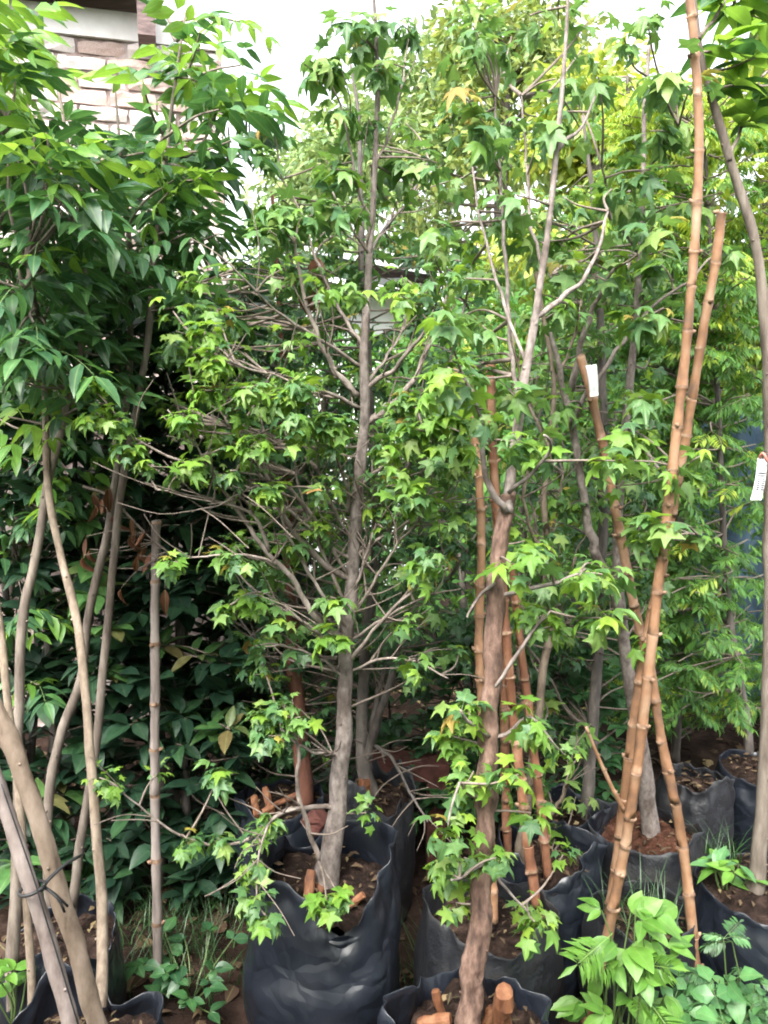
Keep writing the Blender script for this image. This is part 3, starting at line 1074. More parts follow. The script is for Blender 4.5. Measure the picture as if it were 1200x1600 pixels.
bagA = gp(507, 1366, 0.42)
bag("large black bag in front at centre, crumpled open rim, holding the grey-trunked tree", bagA, 0.185, 0.48, 0.40, 1, crush=0.5, flare=-0.08, low=R(-80), lowamt=0.07)
bagG = gp(585, 1235, 0.36)
bag("dusty black bag half hidden just behind the large front bag", bagG, 0.12, 0.40, 0.35, 2, "dusty_plastic", crush=0.6)
bagRd = gp(440, 1255, 0.32)
bag("black bag with orange stakes in its soil, behind and left of the large bag", bagRd, 0.14, 0.36, 0.32, 3)
bagB = gp(738, 1605, 0.36)
bag("black bag at the bottom edge around the brown trunk, filled with wood stubs", bagB, 0.165, 0.39, 0.34, 4, crush=0.6)
bagL = gp(120, 1640, 0.36)
bag("black bag in the bottom left corner below the two pale trunks", bagL, 0.16, 0.41, 0.34, 5, crush=0.6)
bagL2 = gp(95, 1470, 0.24)
bag("dark bag behind the pale trunks at left", bagL2, 0.14, 0.27, 0.24, 6, crush=0.6)
bagE = gp(765, 1440, 0.27)
bag("dusty black bag full of brown soil behind the rough brown trunk", bagE, 0.17, 0.33, 0.25, 7, "dusty_plastic", crush=0.35)
bagS = gp(855, 1345, 0.30)
bag("black bag holding the feet of two orange canes", bagS, 0.14, 0.36, 0.30, 8, crush=0.6)
bagC = gp(1010, 1305, 0.28)
bag("round black bag with reddish soil in the right middle", bagC, 0.165, 0.33, 0.28, 9, "dusty_plastic", "soil_red", crush=0.35)
bagD = gp(893, 1275, 0.28)
bag("small black bag left of the round bag with reddish soil", bagD, 0.125, 0.33, 0.28, 10, crush=0.5)
bagT = gp(1083, 1265, 0.14)
bag("upright narrow black bag behind the right-hand cane", bagT, 0.12, 0.28, 0.23, 11, "dusty_plastic", crush=0.6)
bagU = gp(1180, 1245, 0.14)
bag("black bag at the far right under the thin dark sapling", bagU, 0.14, 0.27, 0.25, 12, crush=0.3)
bagR = gp(1195, 1395, 0.27)
bag("wide black bag at the right edge holding the tall grey trunk", bagR, 0.18, 0.31, 0.28, 13, crush=0.25)
bagW = gp(1000, 1440, 0.24)
bag("old bag with a faded grey rim, overgrown with grass between the canes", bagW, 0.135, 0.29, 0.23, 14, "dusty_plastic", crush=0.3)

# ============================================================ TREES
KEEP += [
    ([(545, 985), (462, 860), (425, 755)], 1.66, 16), ([(542, 1030), (440, 945), (360, 945)], 1.66, 16), ([(552, 880), (440, 790), (325, 760)], 1.66, 15), ([(541, 1040), (630, 935), (705, 885)], 1.7, 16), ([(546, 970), (620, 850), (655, 815)], 1.7, 15),
    ([(540, 1060), (548, 930), (556, 830), (563, 730), (571, 650), (569, 560), (575, 450), (579, 370), (585, 280), (590, 140)], 1.8, 42),
    ([(550, 908), (480, 852), (430, 770), (365, 670)], 1.7, 26), ([(543, 1010), (480, 945), (415, 860), (335, 742), (200, 680)], 1.7, 24),
    ([(560, 618), (505, 545), (470, 430), (462, 380)], 1.75, 24), ([(572, 660), (627, 618), (672, 540), (690, 500)], 1.85, 24), ([(572, 608), (640, 548), (680, 480)], 1.8, 22),
    ([(566, 540), (508, 440), (470, 330)], 1.8, 18), ([(568, 575), (440, 492), (380, 430)], 1.75, 18),
    ([(763, 1180), (775, 930), (795, 770), (830, 530), (856, 365), (878, 150), (885, 50)], 1.5, 34), ([(838, 495), (908, 438), (935, 390)], 1.6, 24),
    ([(600, 1065), (570, 1190)], 2.2, 40),
    ([(952, 1450), (1010, 1080), (1052, 720), (1088, 340), (1092, 100)], 1.7, 30), ([(1045, 820), (1103, 490), (1128, 330)], 1.75, 26),
    ([(1036, 1170), (992, 950), (945, 710), (902, 545)], 1.9, 26), ([(1003, 1170), (970, 950), (970, 735), (990, 530)], 2.1, 22), ([(948, 905), (908, 755), (878, 595)], 2.0, 22),
    ([(893, 610), (938, 462)], 1.9, 22), ([(1180, 1350), (1198, 700), (1175, 360), (1100, 110)], 1.85, 30), ([(800, 1100), (770, 700)], 1.9, 18), ([(748, 1000), (748, 740), (735, 600)], 1.85, 16),
]
# ---- central tree
A = Plant("sweetgum_tree", "grey-trunked sweetgum with star-shaped leaves in the large front bag", "tree", (bagA.x, bagA.y, 0.36), 1)
tA = [(508, 1400), (516, 1330), (528, 1250), (536, 1150), (540, 1040), (548, 930), (556, 830), (563, 730), (571, 650), (569, 560), (575, 450), (579, 370), (585, 280), (590, 160), (588, 60), (580, -60)]
yA = 1.72
YA = [pt(507, 1385, 1).y * bagA.y] * 2 + [1.73, 1.74, 1.74, 1.75, 1.76, 1.77, 1.78, 1.78, 1.8, 1.8, 1.8, 1.82, 1.82, 1.82]
YA[0] = YA[1] = bagA.y + 0.01
A.limb("trunk", tA, YA, [44, 35, 28, 25, 23, 21, 19, 18, 17, 14, 12, 11, 9, 8, 6, 4], "bark_grey", n=14, wob=0.16)
for pix, Ys, ws in [
    ([(550, 908), (515, 885), (480, 852), (452, 822), (430, 770), (402, 715), (365, 670), (330, 648)], (1.75, 1.55), (15, 4)),
    ([(543, 1010), (505, 978), (480, 945), (450, 895), (415, 860), (372, 800), (335, 742), (262, 712), (195, 676)], (1.74, 1.5), (15, 4)),
    ([(430, 880), (400, 870), (345, 868), (285, 874)], (1.6, 1.5), (7, 3)),
    ([(420, 862), (400, 808), (345, 786), (290, 772), (245, 765)], (1.62, 1.5), (8, 3)),
    ([(560, 618), (527, 582), (505, 545), (482, 490), (470, 430), (462, 380)], (1.78, 1.68), (13, 5)),
    ([(566, 540), (530, 482), (508, 440), (490, 395), (470, 330), (440, 280)], (1.78, 1.9), (8, 3)),
    ([(568, 575), (500, 530), (440, 492), (400, 455), (360, 412)], (1.78, 1.6), (8, 3)),
    ([(572, 660), (600, 640), (627, 618), (650, 585), (672, 540), (690, 500), (702, 440)], (1.78, 1.95), (15, 5)),
    ([(572, 608), (612, 580), (640, 548), (662, 518), (680, 480)], (1.78, 1.66), (11, 4)),
    ([(574, 600), (602, 562), (628, 518), (640, 470)], (1.79, 1.95), (7, 3)),
    ([(548, 800), (540, 760), (530, 725), (520, 700)], (1.77, 1.68), (8, 4)),
    ([(560, 760), (600, 730), (650, 700), (690, 660)], (1.77, 1.6), (8, 3)),
    ([(553, 870), (600, 840), (660, 800), (715, 775)], (1.76, 1.64), (7, 3)),
    ([(568, 640), (480, 600), (430, 585), (370, 570), (330, 545)], (1.78, 1.5), (8, 3)),
    ([(548, 905), (470, 780), (410, 745), (360, 735)], (1.75, 1.52), (7, 3)),
    ([(580, 345), (560, 300), (545, 220), (530, 160), (510, 110)], (1.8, 1.7), (7, 3)),
    ([(586, 260), (610, 200), (630, 120), (640, 50)], (1.8, 1.9), (6, 3)),
    ([(578, 400), (540, 340), (520, 300)], (1.8, 1.72), (6, 3)),
    ([(533, 1180), (508, 1176), (480, 1172), (440, 1140)], (1.74, 1.66), (8, 4)),
    ([(522, 1262), (478, 1263), (440, 1268), (410, 1290), (388, 1312), (340, 1320), (290, 1308), (238, 1276), (185, 1230)], (1.72, 1.5), (11, 3)),
    ([(497, 1345), (482, 1290), (466, 1235), (466, 1175), (455, 1120)], (1.66, 1.6), (11, 6)),
    ([(470, 1262), (425, 1280), (405, 1330), (400, 1410)], (1.62, 1.45), (6, 3)),
    ([(545, 985), (500, 920), (462, 860), (440, 810), (425, 755)], (1.74, 1.58), (8, 3)),
    ([(547, 960), (520, 900), (495, 840), (470, 770), (455, 700)], (1.75, 1.66), (8, 3)),
    ([(542, 1030), (490, 985), (440, 945), (400, 925), (360, 945)], (1.74, 1.56), (7, 3)),
    ([(552, 880), (500, 840), (440, 790), (380, 765), (325, 760)], (1.76, 1.54), (7, 3)),
    ([(555, 850), (520, 790), (500, 740), (492, 690)], (1.76, 1.68), (6, 3)),
    ([(541, 1040), (585, 985), (630, 935), (670, 905), (705, 885)], (1.74, 1.62), (8, 3)),
    ([(546, 970), (590, 900), (620, 850), (655, 815)], (1.75, 1.64), (7, 3)),
    ([(550, 930), (575, 860), (595, 790), (605, 720)], (1.75, 1.68), (7, 3)),
    ([(548, 1000), (610, 960), (670, 930), (720, 920)], (1.74, 1.68), (6, 3)),
    ([(558, 800), (605, 760), (650, 740), (700, 730)], (1.76, 1.64), (6, 3)),
    ([(540, 1060), (500, 1030), (450, 1010), (415, 1010)], (1.74, 1.6), (6, 3)),
    ([(543, 1050), (600, 1030), (650, 1035), (700, 1060)], (1.74, 1.65), (6, 3)),
    ([(335, 742), (300, 690), (262, 640)], (1.53, 1.48), (5, 2)),
    ([(365, 670), (340, 610), (325, 540)], (1.57, 1.5), (5, 2)),
    ([(430, 770), (400, 760), (340, 790), (300, 800)], (1.6, 1.5), (5, 2)),
]:
    A.limb("branch", pix, Ys, (ws[0] * .8, ws[1] * .8), "branch_pale", sub=5, n=7)
for px, py, Y, n, sz, yg in [
    (137, 600, 1.5, 10, .034, .8), (150, 645, 1.48, 12, .038, .8), (180, 660, 1.48, 12, .038, .7), (200, 700, 1.5, 14, .04, .4), (230, 725, 1.52, 12, .036, .3),
    (285, 735, 1.5, 12, .04, .5), (310, 720, 1.5, 10, .04, .6), (320, 515, 1.5, 12, .045, .8), (335, 560, 1.5, 10, .045, .9), (290, 650, 1.48, 14, .042, .6),
    (320, 610, 1.5, 12, .042, .6), (385, 605, 1.5, 12, .045, .5), (400, 690, 1.52, 14, .046, .6), (440, 615, 1.55, 14, .046, .6), (470, 605, 1.56, 12, .046, .5),
    (520, 660, 1.6, 16, .05, .5), (480, 660, 1.6, 10, .046, .4), (420, 760, 1.55, 14, .042, .4), (360, 740, 1.55, 10, .04, .4), (268, 878, 1.48, 10, .04, .6),
    (375, 872, 1.52, 6, .045, .3), (365, 945, 1.6, 8, .05, .3), (400, 935, 1.6, 10, .05, .3), (525, 935, 1.66, 9, .055, .3), (520, 992, 1.66, 10, .055, .7),
    (410, 1120, 1.6, 14, .042, .3), (440, 1100, 1.6, 12, .042, .3), (420, 1150, 1.58, 12, .045, .3), (470, 1120, 1.6, 10, .042, .3), (345, 1205, 1.6, 9, .05, .3),
    (170, 1225, 1.5, 10, .034, .5), (155, 1215, 1.5, 6, .03, .5), (245, 1210, 1.55, 4, .028, .6), (292, 1310, 1.52, 6, .045, .3), (345, 1310, 1.53, 8, .045, .3),
    (400, 1300, 1.56, 8, .045, .2), (420, 1280, 1.58, 8, .042, .3), (395, 1345, 1.5, 10, .042, .3), (400, 1400, 1.45, 7, .045, .3), (415, 1430, 1.43, 9, .046, .4),
    (385, 1360, 1.5, 6, .04, .2), (510, 1405, 1.5, 10, .055, .6), (530, 1400, 1.52, 6, .05, .5), (572, 1270, 1.72, 6, .04, .4), (605, 700, 1.66, 12, .05, .5),
    (650, 670, 1.6, 12, .055, .5), (700, 650, 1.58, 14, .06, .5), (660, 770, 1.6, 14, .058, .5), (690, 700, 1.6, 10, .058, .4), (640, 620, 1.7, 10, .05, .4),
    (600, 750, 1.7, 12, .05, .4), (720, 700, 1.6, 12, .058, .4), (620, 640, 1.72, 10, .05, .4), (500, 820, 1.7, 12, .048, .4), (460, 850, 1.66, 10, .045, .4),
    (595, 790, 1.72, 12, .05, .5), (510, 90, 1.72, 6, .065, 0), (500, 100, 1.7, 5, .07, 0), (530, 170, 1.72, 5, .065, 0), (545, 40, 1.75, 7, .06, 0),
    (590, 110, 1.8, 6, .07, 0), (585, 30, 1.8, 6, .06, 0), (575, 185, 1.8, 6, .07, 0), (620, 245, 1.85, 4, .085, 0), (645, 240, 1.85, 5, .08, 0),
    (560, 60, 1.8, 6, .06, 0), (615, 100, 1.86, 5, .07, 0), (630, 40, 1.88, 6, .06, 0), (425, 190, 1.9, 7, .055, 0), (418, 240, 1.88, 7, .055, 0),
    (430, 330, 1.7, 9, .055, .1), (420, 360, 1.66, 9, .05, .1), (470, 340, 1.7, 8, .06, .1), (525, 265, 1.75, 6, .065, .2), (520, 320, 1.75, 8, .065, .2),
]:
    A.star_cluster(pt(px, py, Y), int(n * 2.5), sz * 0.66, "gum_leaf", 0.036, yg)
A.fill_star((260, 420, 700, 700), (1.5, 2.0), 120, 12, 0.028, "gum_leaf", 0.35)
A.fill_star((330, 650, 720, 900), (1.5, 1.95), 100, 12, 0.027, "gum_leaf", 0.3)
A.fill_star((380, 880, 720, 1060), (1.6, 1.95), 34, 10, 0.031, "gum_leaf", 0.15)
A.fill_star((420, 250, 700, 440), (1.65, 2.0), 24, 7, 0.042, "gum_leaf", 0.1)
A.tangle(260)
A.finish()

# ---- darker twin behind it
G = Plant("sweetgum_tree", "darker forked sweetgum standing right behind the central grey trunk", "tree", (bagG.x, bagG.y, 0.34), 2)
yg = bagG.y
G.limb("trunk", [(580, 1245), (570, 1195), (566, 1120), (572, 1000), (585, 900), (588, 800), (582, 700), (575, 560), (566, 420), (563, 300), (560, 180), (548, 100)], [yg] * 2 + [yg, yg - .02, yg - .05] + [yg - .1] * 7, [26, 24, 18, 17, 16, 15, 14, 12, 11, 9, 6, 4], "bark_dark", n=10)
for pix, Ys, ws in [
    ([(570, 1190), (590, 1130), (608, 1065), (640, 970), (690, 915), (730, 860)], (yg, yg - .2), (16, 5)),
    ([(572, 1185), (583, 1110), (600, 1040), (622, 940), (650, 860), (670, 760)], (yg, yg + .1), (12, 4)),
    ([(585, 1165), (612, 1185), (640, 1238), (668, 1284)], (yg - .02, yg - .25), (7, 3)),
    ([(566, 420), (600, 360), (640, 310), (670, 250)], (yg - .1, yg + .1), (6, 3)),
    ([(575, 560), (530, 500), (470, 440), (430, 350)], (yg - .1, yg + .1), (7, 3)),
    ([(588, 800), (640, 720), (690, 600), (720, 500), (745, 380)], (yg - .1, yg + .1), (9, 3)),
    ([(585, 900), (500, 820), (430, 740), (380, 640)], (yg - .1, yg + .1), (8, 3)),
    ([(572, 1000), (500, 960), (430, 930)], (yg - .1, yg), (7, 3)),
]:
    G.limb("branch", pix, Ys, ws, "bark_dark", sub=4, n=7)
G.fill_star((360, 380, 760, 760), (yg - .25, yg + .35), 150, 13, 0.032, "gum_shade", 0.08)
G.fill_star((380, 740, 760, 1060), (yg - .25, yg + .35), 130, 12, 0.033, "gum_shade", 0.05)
G.fill_star((500, 130, 700, 420), (yg - .2, yg + .3), 16, 7, 0.045, "gum_leaf", 0.05)
G.tangle(120)
G.finish()

# ---- brown rough-barked tree on the right of the middle
B = Plant("sweetgum_tree", "tall sweetgum with rough brown bark rising from the bottom-edge bag", "tree", (bagB.x, bagB.y, 0.3), 3)
tB = [(726, 1660), (738, 1560), (746, 1470), (755, 1380), (761, 1280), (763, 1180), (768, 1060), (775, 930), (783, 850), (795, 770), (812, 650), (830, 530), (845, 440), (856, 365), (868, 250), (878, 150), (885, 50), (890, -50)]
yb = bagB.y
YB = [yb - .02, yb, yb + .02, yb + .04, yb + .06, yb + .07, yb + .09, yb + .1, yb + .11, yb + .12, yb + .13, yb + .14, yb + .14, yb + .15, yb + .15, yb + .15, yb + .15, yb + .15]
B.limb("trunk", tB[:10], YB[:10], [39, 36, 34, 33, 32, 31, 29, 27, 25, 22], "bark_brown", n=26, sub=16, wob=0.36)
B.limb("leader", [(791, 800)] + tB[9:], [YB[8]] + YB[9:], [20, 18, 15, 13, 11, 10, 9, 7, 6, 4], "bark_grey", n=12, wob=0.16)
for pix, Ys, ws in [
    ([(790, 800), (770, 768), (760, 742), (752, 690), (748, 640), (720, 580)], (yb + .1, yb + .05), (12, 5)),
    ([(778, 905), (752, 925), (738, 945), (730, 965)], (yb + .1, yb + .04), (7, 3)),
    ([(838, 495), (880, 462), (908, 438), (935, 390), (950, 330)], (yb + .14, yb + .25), (10, 4)),
    ([(868, 238), (892, 215), (910, 195), (930, 150)], (yb + .15, yb + .2), (8, 3)),
    ([(777, 930), (830, 918), (875, 908), (915, 890)], (yb + .1, yb + .05), (8, 4)),
    ([(795, 770), (830, 740), (860, 700), (850, 680)], (yb + .1, yb - .02), (7, 4)),
    ([(812, 650), (800, 560), (790, 440), (785, 320), (778, 220), (774, 150)], (yb + .14, yb + .3), (8, 3)),
    ([(848, 420), (828, 340), (822, 250), (815, 150)], (yb + .14, yb + .3), (6, 3)),
    ([(824, 570), (790, 480), (765, 400), (748, 330), (738, 260)], (yb + .14, yb + .3), (6, 3)),
    ([(764, 1150), (735, 1130), (720, 1110)], (yb + .06, yb - .02), (7, 4)),
    ([(762, 1250), (730, 1240), (715, 1225), (700, 1290)], (yb + .05, yb - .05), (7, 3)),
    ([(758, 1350), (730, 1365), (705, 1375)], (yb + .03, yb - .06), (7, 3)),
    ([(770, 1150), (800, 1140), (830, 1120), (870, 1170)], (yb + .07, yb + .05), (7, 3)),
    ([(760, 1320), (790, 1390), (825, 1425)], (yb + .05, yb + .02), (6, 3)),
    ([(768, 1080), (830, 990), (860, 955)], (yb + .08, yb + .05), (7, 3)),
]:
    B.limb("branch", pix, Ys, ws, "bark_brown" if ws[0] > 15 else "bark_grey", sub=4, n=8)
for px, py, n, sz, ygf in [
    (700, 565, 7, .062, .7), (722, 595, 7, .06, .6), (690, 600, 6, .06, .5), (830, 690, 10, .06, .6), (855, 705, 8, .06, .4), (800, 690, 6, .055, .4),
    (820, 845, 9, .065, .5), (800, 880, 7, .06, .5), (835, 860, 6, .06, .4), (925, 880, 7, .065, .5), (905, 900, 6, .065, .4), (950, 900, 5, .065, .2),
    (850, 960, 9, .065, .6), (830, 945, 6, .06, .6), (870, 980, 6, .06, .5), (940, 965, 8, .065, .5), (720, 1110, 8, .06, .6), (705, 1150, 8, .058, .6),
    (735, 1160, 7, .058, .6), (820, 1120, 8, .058, .6), (845, 1150, 6, .055, .5), (882, 1180, 6, .05, .5), (740, 1205, 8, .058, .6), (770, 1220, 8, .055, .7),
    (722, 1235, 8, .06, .6), (700, 1290, 6, .055, .5), (715, 1300, 6, .05, .5), (760, 1330, 8, .052, .7), (705, 1365, 9, .058, .6), (725, 1340, 8, .048, .6),
    (712, 1410, 7, .05, .6), (690, 1345, 6, .055, .5), (830, 1270, 7, .055, .5), (775, 1340, 6, .045, .5), (825, 1410, 6, .05, .6), (835, 1440, 8, .058, .5), (880, 1335, 4, .045, .5),
    (730, 1100, 6, .055, .5), (810, 1210, 6, .055, .4), (960, 720, 6, .06, .3), (830, 600, 5, .06, .2), (760, 640, 7, .06, .3), (700, 500, 8, .062, .1),
]:
    B.star_cluster(pt(px, py, yb + B.r.uniform(-.06, .12)), int(n * 2.0), sz * 0.58, "gum_leaf", 0.04, ygf)
B.fill_star((700, 0, 920, 300), (yb + .1, yb + .7), 30, 8, 0.04, "gum_leaf", 0.04)
B.fill_star((690, 280, 960, 620), (yb + .1, yb + .7), 44, 9, 0.037, "gum_leaf", 0.15)
B.finish()

# ---- pale forked tree in the round bag
C_ = Plant("sweetgum_tree", "slim pale sweetgum forking upward from the round bag with reddish soil", "tree", (bagC.x, bagC.y, 0.24), 4)
yc = bagC.y
C_.limb("trunk", [(1018, 1325), (1012, 1250), (1003, 1170), (985, 1080), (970, 950), (964, 850), (970, 735), (982, 620), (990, 530), (1000, 400), (1005, 280), (1008, 160), (1015, 60)], [yc, yc, yc - .02, yc - .05, yc - .08, yc - .1, yc - .1, yc - .12, yc - .12, yc - .12, yc - .1, yc - .1, yc - .1], [29, 25, 22, 20, 17, 16, 15, 13, 12, 10, 8, 7, 5], "bark_grey", n=12)
for pix, Ys, ws in [
    ([(972, 965), (948, 905), (925, 845), (908, 755), (893, 665), (878, 595), (860, 520)], (yc - .08, yc - .2), (18, 8)),
    ([(893, 610), (905, 545), (920, 500), (938, 462), (960, 420)], (yc - .18, yc - .3), (12, 5)),
    ([(893, 665), (915, 620), (945, 575), (985, 520), (1030, 470), (1080, 440)], (yc - .18, yc - .3), (9, 4)),
    ([(990, 530), (1020, 510), (1030, 490)], (yc - .12, yc - .3), (6, 4)),
    ([(972, 735), (1000, 700), (1040, 745), (1065, 735)], (yc - .1, yc - .42), (6, 4)),
    ([(975, 700), (990, 650), (1000, 620)], (yc - .1, yc - .3), (6, 4)),
    ([(1003, 280), (1030, 240), (1060, 200)], (yc - .1, yc - .3), (6, 3)),
    ([(1000, 400), (960, 330), (940, 260)], (yc - .1, yc - .3), (6, 3)),
    ([(965, 900), (1000, 870), (1040, 830), (1090, 835)], (yc - .1, yc - .42), (7, 4)),
]:
    C_.limb("branch", pix, Ys, ws, "bark_grey", sub=4, n=8)
for px, py, n, sz, ygf in [
    (1035, 125, 9, .085, 0), (1050, 110, 6, .085, 0), (1080, 135, 6, .07, 0), (1015, 205, 8, .085, 0), (1050, 195, 7, .08, 0), (1015, 265, 8, .08, 0), (970, 290, 6, .07, 0),
    (985, 320, 8, .08, 0), (1075, 315, 6, .08, .2), (1020, 355, 8, .075, 0), (960, 400, 8, .08, .1), (1030, 410, 9, .08, .2), (1140, 385, 6, .08, .2), (1120, 395, 5, .07, .2),
    (1020, 490, 9, .085, .2), (1035, 500, 6, .09, .1), (990, 500, 5, .07, .4), (1005, 620, 7, .075, .4), (985, 610, 5, .07, .6), (985, 690, 9, .08, .5), (975, 665, 6, .08, .3),
    (990, 720, 6, .07, .6), (1060, 740, 9, .08, .4), (1045, 735, 5, .08, .3), (1095, 712, 6, .065, .4), (1040, 815, 7, .07, .5), (1005, 830, 8, .07, .5), (1020, 850, 6, .06, .5),
    (1100, 832, 5, .07, .3), (990, 745, 6, .06, .3), (935, 700, 6, .07, .4), (930, 690, 5, .07, .5), (1010, 1000, 6, .065, .6), (960, 760, 5, .06, .3), (885, 630, 6, .06, .4),
    (940, 470, 6, .07, .1), (910, 420, 6, .075, .1), (900, 160, 6, .075, 0), (935, 120, 6, .075, 0), (1010, 24, 7, .058, 0), (975, 60, 7, .07, 0), (1130, 300, 4, .05, .2),
]:
    yy = yc - C_.r.uniform(.12, .5)
    C_.star_cluster(pt(px, py, yy), int(n * 1.8), sz * 0.6, "gum_leaf", 0.042, ygf)
C_.fill_star((860, 250, 1080, 620), (yc - .3, yc + .3), 12, 7, 0.044, "gum_leaf", 0.08)
C_.fill_star((850, 620, 1030, 1050), (yc - .25, yc + .3), 30, 9, 0.036, "gum_leaf", 0.15)
C_.finish()

# ---- slim tree in the small bag
D = Plant("sweetgum_tree", "thin straight grey sapling in the small bag left of the round one", "tree", (bagD.x, bagD.y, 0.24), 5)
yd = bagD.y
D.limb("trunk", [(915, 1295), (918, 1240), (924, 1150), (934, 1030), (938, 920), (942, 800), (944, 680), (940, 560), (935, 440), (925, 300), (910, 180)], [yd] * 2 + [yd + .02, yd + .05] + [yd + .08] * 7, [22, 20, 19, 17, 16, 15, 14, 13, 11, 8, 5], "bark_dark", n=10)
for pix, ws in [([(934, 1020), (880, 960), (850, 880), (835, 800)], (8, 4)), ([(938, 900), (985, 860), (1010, 790)], (7, 3)), ([(942, 780), (890, 720), (860, 640)], (7, 3)), ([(925, 1140), (885, 1110), (860, 1060)], (6, 3)),
                ([(940, 560), (890, 500), (860, 430)], (6, 3)), ([(938, 480), (980, 420), (1000, 350)], (6, 3))]:
    D.limb("branch", pix, (yd + .05, yd + .05 + D.r.uniform(-.2, .2)), ws, "bark_stem", sub=4, n=7)
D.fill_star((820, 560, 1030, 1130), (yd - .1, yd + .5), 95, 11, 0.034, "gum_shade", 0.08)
D.fill_star((820, 300, 1040, 560), (yd - .1, yd + .4), 20, 8, 0.042, "gum_leaf", 0.1)
D.fill_star((840, 300, 1000, 640), (yd + .1, yd + .7), 40, 11, 0.034, "gum_leaf", 0.1)
D.finish()

# ---- multi-branched grey sapling with the canes' bag
E = Plant("sweetgum_tree", "wiry many-branched pale sapling among the orange canes", "tree", (bagS.x, bagS.y, 0.26), 6)
ye = bagS.y
E.limb("trunk", [(838, 1372), (812, 1330), (822, 1270), (838, 1150), (850, 1040), (866, 960), (862, 880), (850, 790), (858, 700), (865, 600), (850, 500), (830, 380), (825, 260)], [ye] * 3 + [ye + .03] * 10, [17, 15, 14, 14, 13, 12, 11, 10, 9, 8, 7, 5, 4], "bark_tan", n=9)
for pix, ws in [([(838, 1150), (810, 1050), (815, 950), (790, 860)], (8, 4)), ([(850, 1040), (880, 940), (900, 870)], (7, 3)), ([(862, 880), (820, 800), (830, 700)], (7, 3)), ([(866, 960), (850, 900), (870, 800), (880, 740)], (7, 3)),
                ([(860, 1275), (880, 1240), (890, 1200)], (7, 5)), ([(858, 700), (820, 620), (800, 520)], (6, 3)), ([(865, 600), (900, 520), (910, 430)], (6, 3))]:
    E.limb("branch", pix, (ye + .03, ye + .03 + E.r.uniform(-.15, .2)), ws, "bark_tan", sub=4, n=7)
E.fill_star((780, 420, 930, 1000), (ye - .1, ye + .4), 46, 9, 0.036, "gum_leaf", 0.15)
E.fill_star((780, 1000, 900, 1290), (ye - .05, ye + .3), 8, 6, .055, "gum_leaf", 0.3)
E.tangle(60)
E.finish()

# ---- reddish trunk left behind
Rd = Plant("sweetgum_tree", "sapling with reddish brown trunk behind the central tree's left branches", "tree", (bagRd.x, bagRd.y, 0.32), 7)
yr = bagRd.y
Rd.limb("trunk", [(478, 1262), (472, 1180), (462, 1080), (455, 980), (452, 880), (448, 780), (445, 660), (440, 520), (432, 420), (425, 300)], [yr] * 10, [28, 25, 23, 22, 20, 17, 14, 10, 8, 5], "bark_red", n=10)
for pix, ws in [([(455, 980), (500, 900), (530, 820)], (8, 4)), ([(452, 880), (400, 800), (360, 700)], (8, 3)), ([(448, 780), (490, 700), (520, 600)], (7, 3)), ([(462, 1080), (410, 1010), (370, 960)], (7, 3)), ([(445, 660), (400, 560), (380, 460)], (6, 3))]:
    Rd.limb("branch", pix, (yr, yr + Rd.r.uniform(-.1, .25)), ws, "bark_dark", sub=4, n=7)
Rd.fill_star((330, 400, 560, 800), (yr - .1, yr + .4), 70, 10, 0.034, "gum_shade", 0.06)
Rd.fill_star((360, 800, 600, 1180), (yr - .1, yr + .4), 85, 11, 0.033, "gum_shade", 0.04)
Rd.tangle(60)
Rd.finish()

# ---- tall grey trunk at the right edge
T = Plant("slender_tree", "tall bare grey trunk curving inward at the right edge, white label tied on", "tree", (bagR.x, bagR.y, 0.24), 8)
yt = bagR.y
T.limb("trunk", [(1178, 1405), (1187, 1330), (1196, 1180), (1202, 1000), (1203, 850), (1202, 700), (1199, 560), (1190, 450), (1175, 360), (1150, 280), (1122, 190), (1100, 110), (1088, 40), (1080, -60)], [yt] * 6 + [yt - .04] * 8, [31, 25, 22, 20, 19, 18, 17, 16, 15, 14, 13, 11, 9, 7], "bark_stem", n=12)
for pix, ws in [([(1092, 60), (1120, 20), (1150, -30)], (7, 3)), ([(1140, 250), (1165, 180), (1190, 120)], (7, 3))]:
    T.limb("branch", pix, (yt - .05, yt + .1), ws, "bark_stem", sub=4, n=7)
for px, py in [(1150, 60), (1180, 90), (1140, 20), (1190, 30), (1160, 130), (1195, 150), (1120, 0), (1170, 10), (1210, 80), (1200, -10), (1185, 180), (1215, 130)]:
    T.spray(pt(px, py, yt + T.r.uniform(-.1, .4)), "oval", ["ash_young", "ash_leaf"], 9, .1)
T.finish()

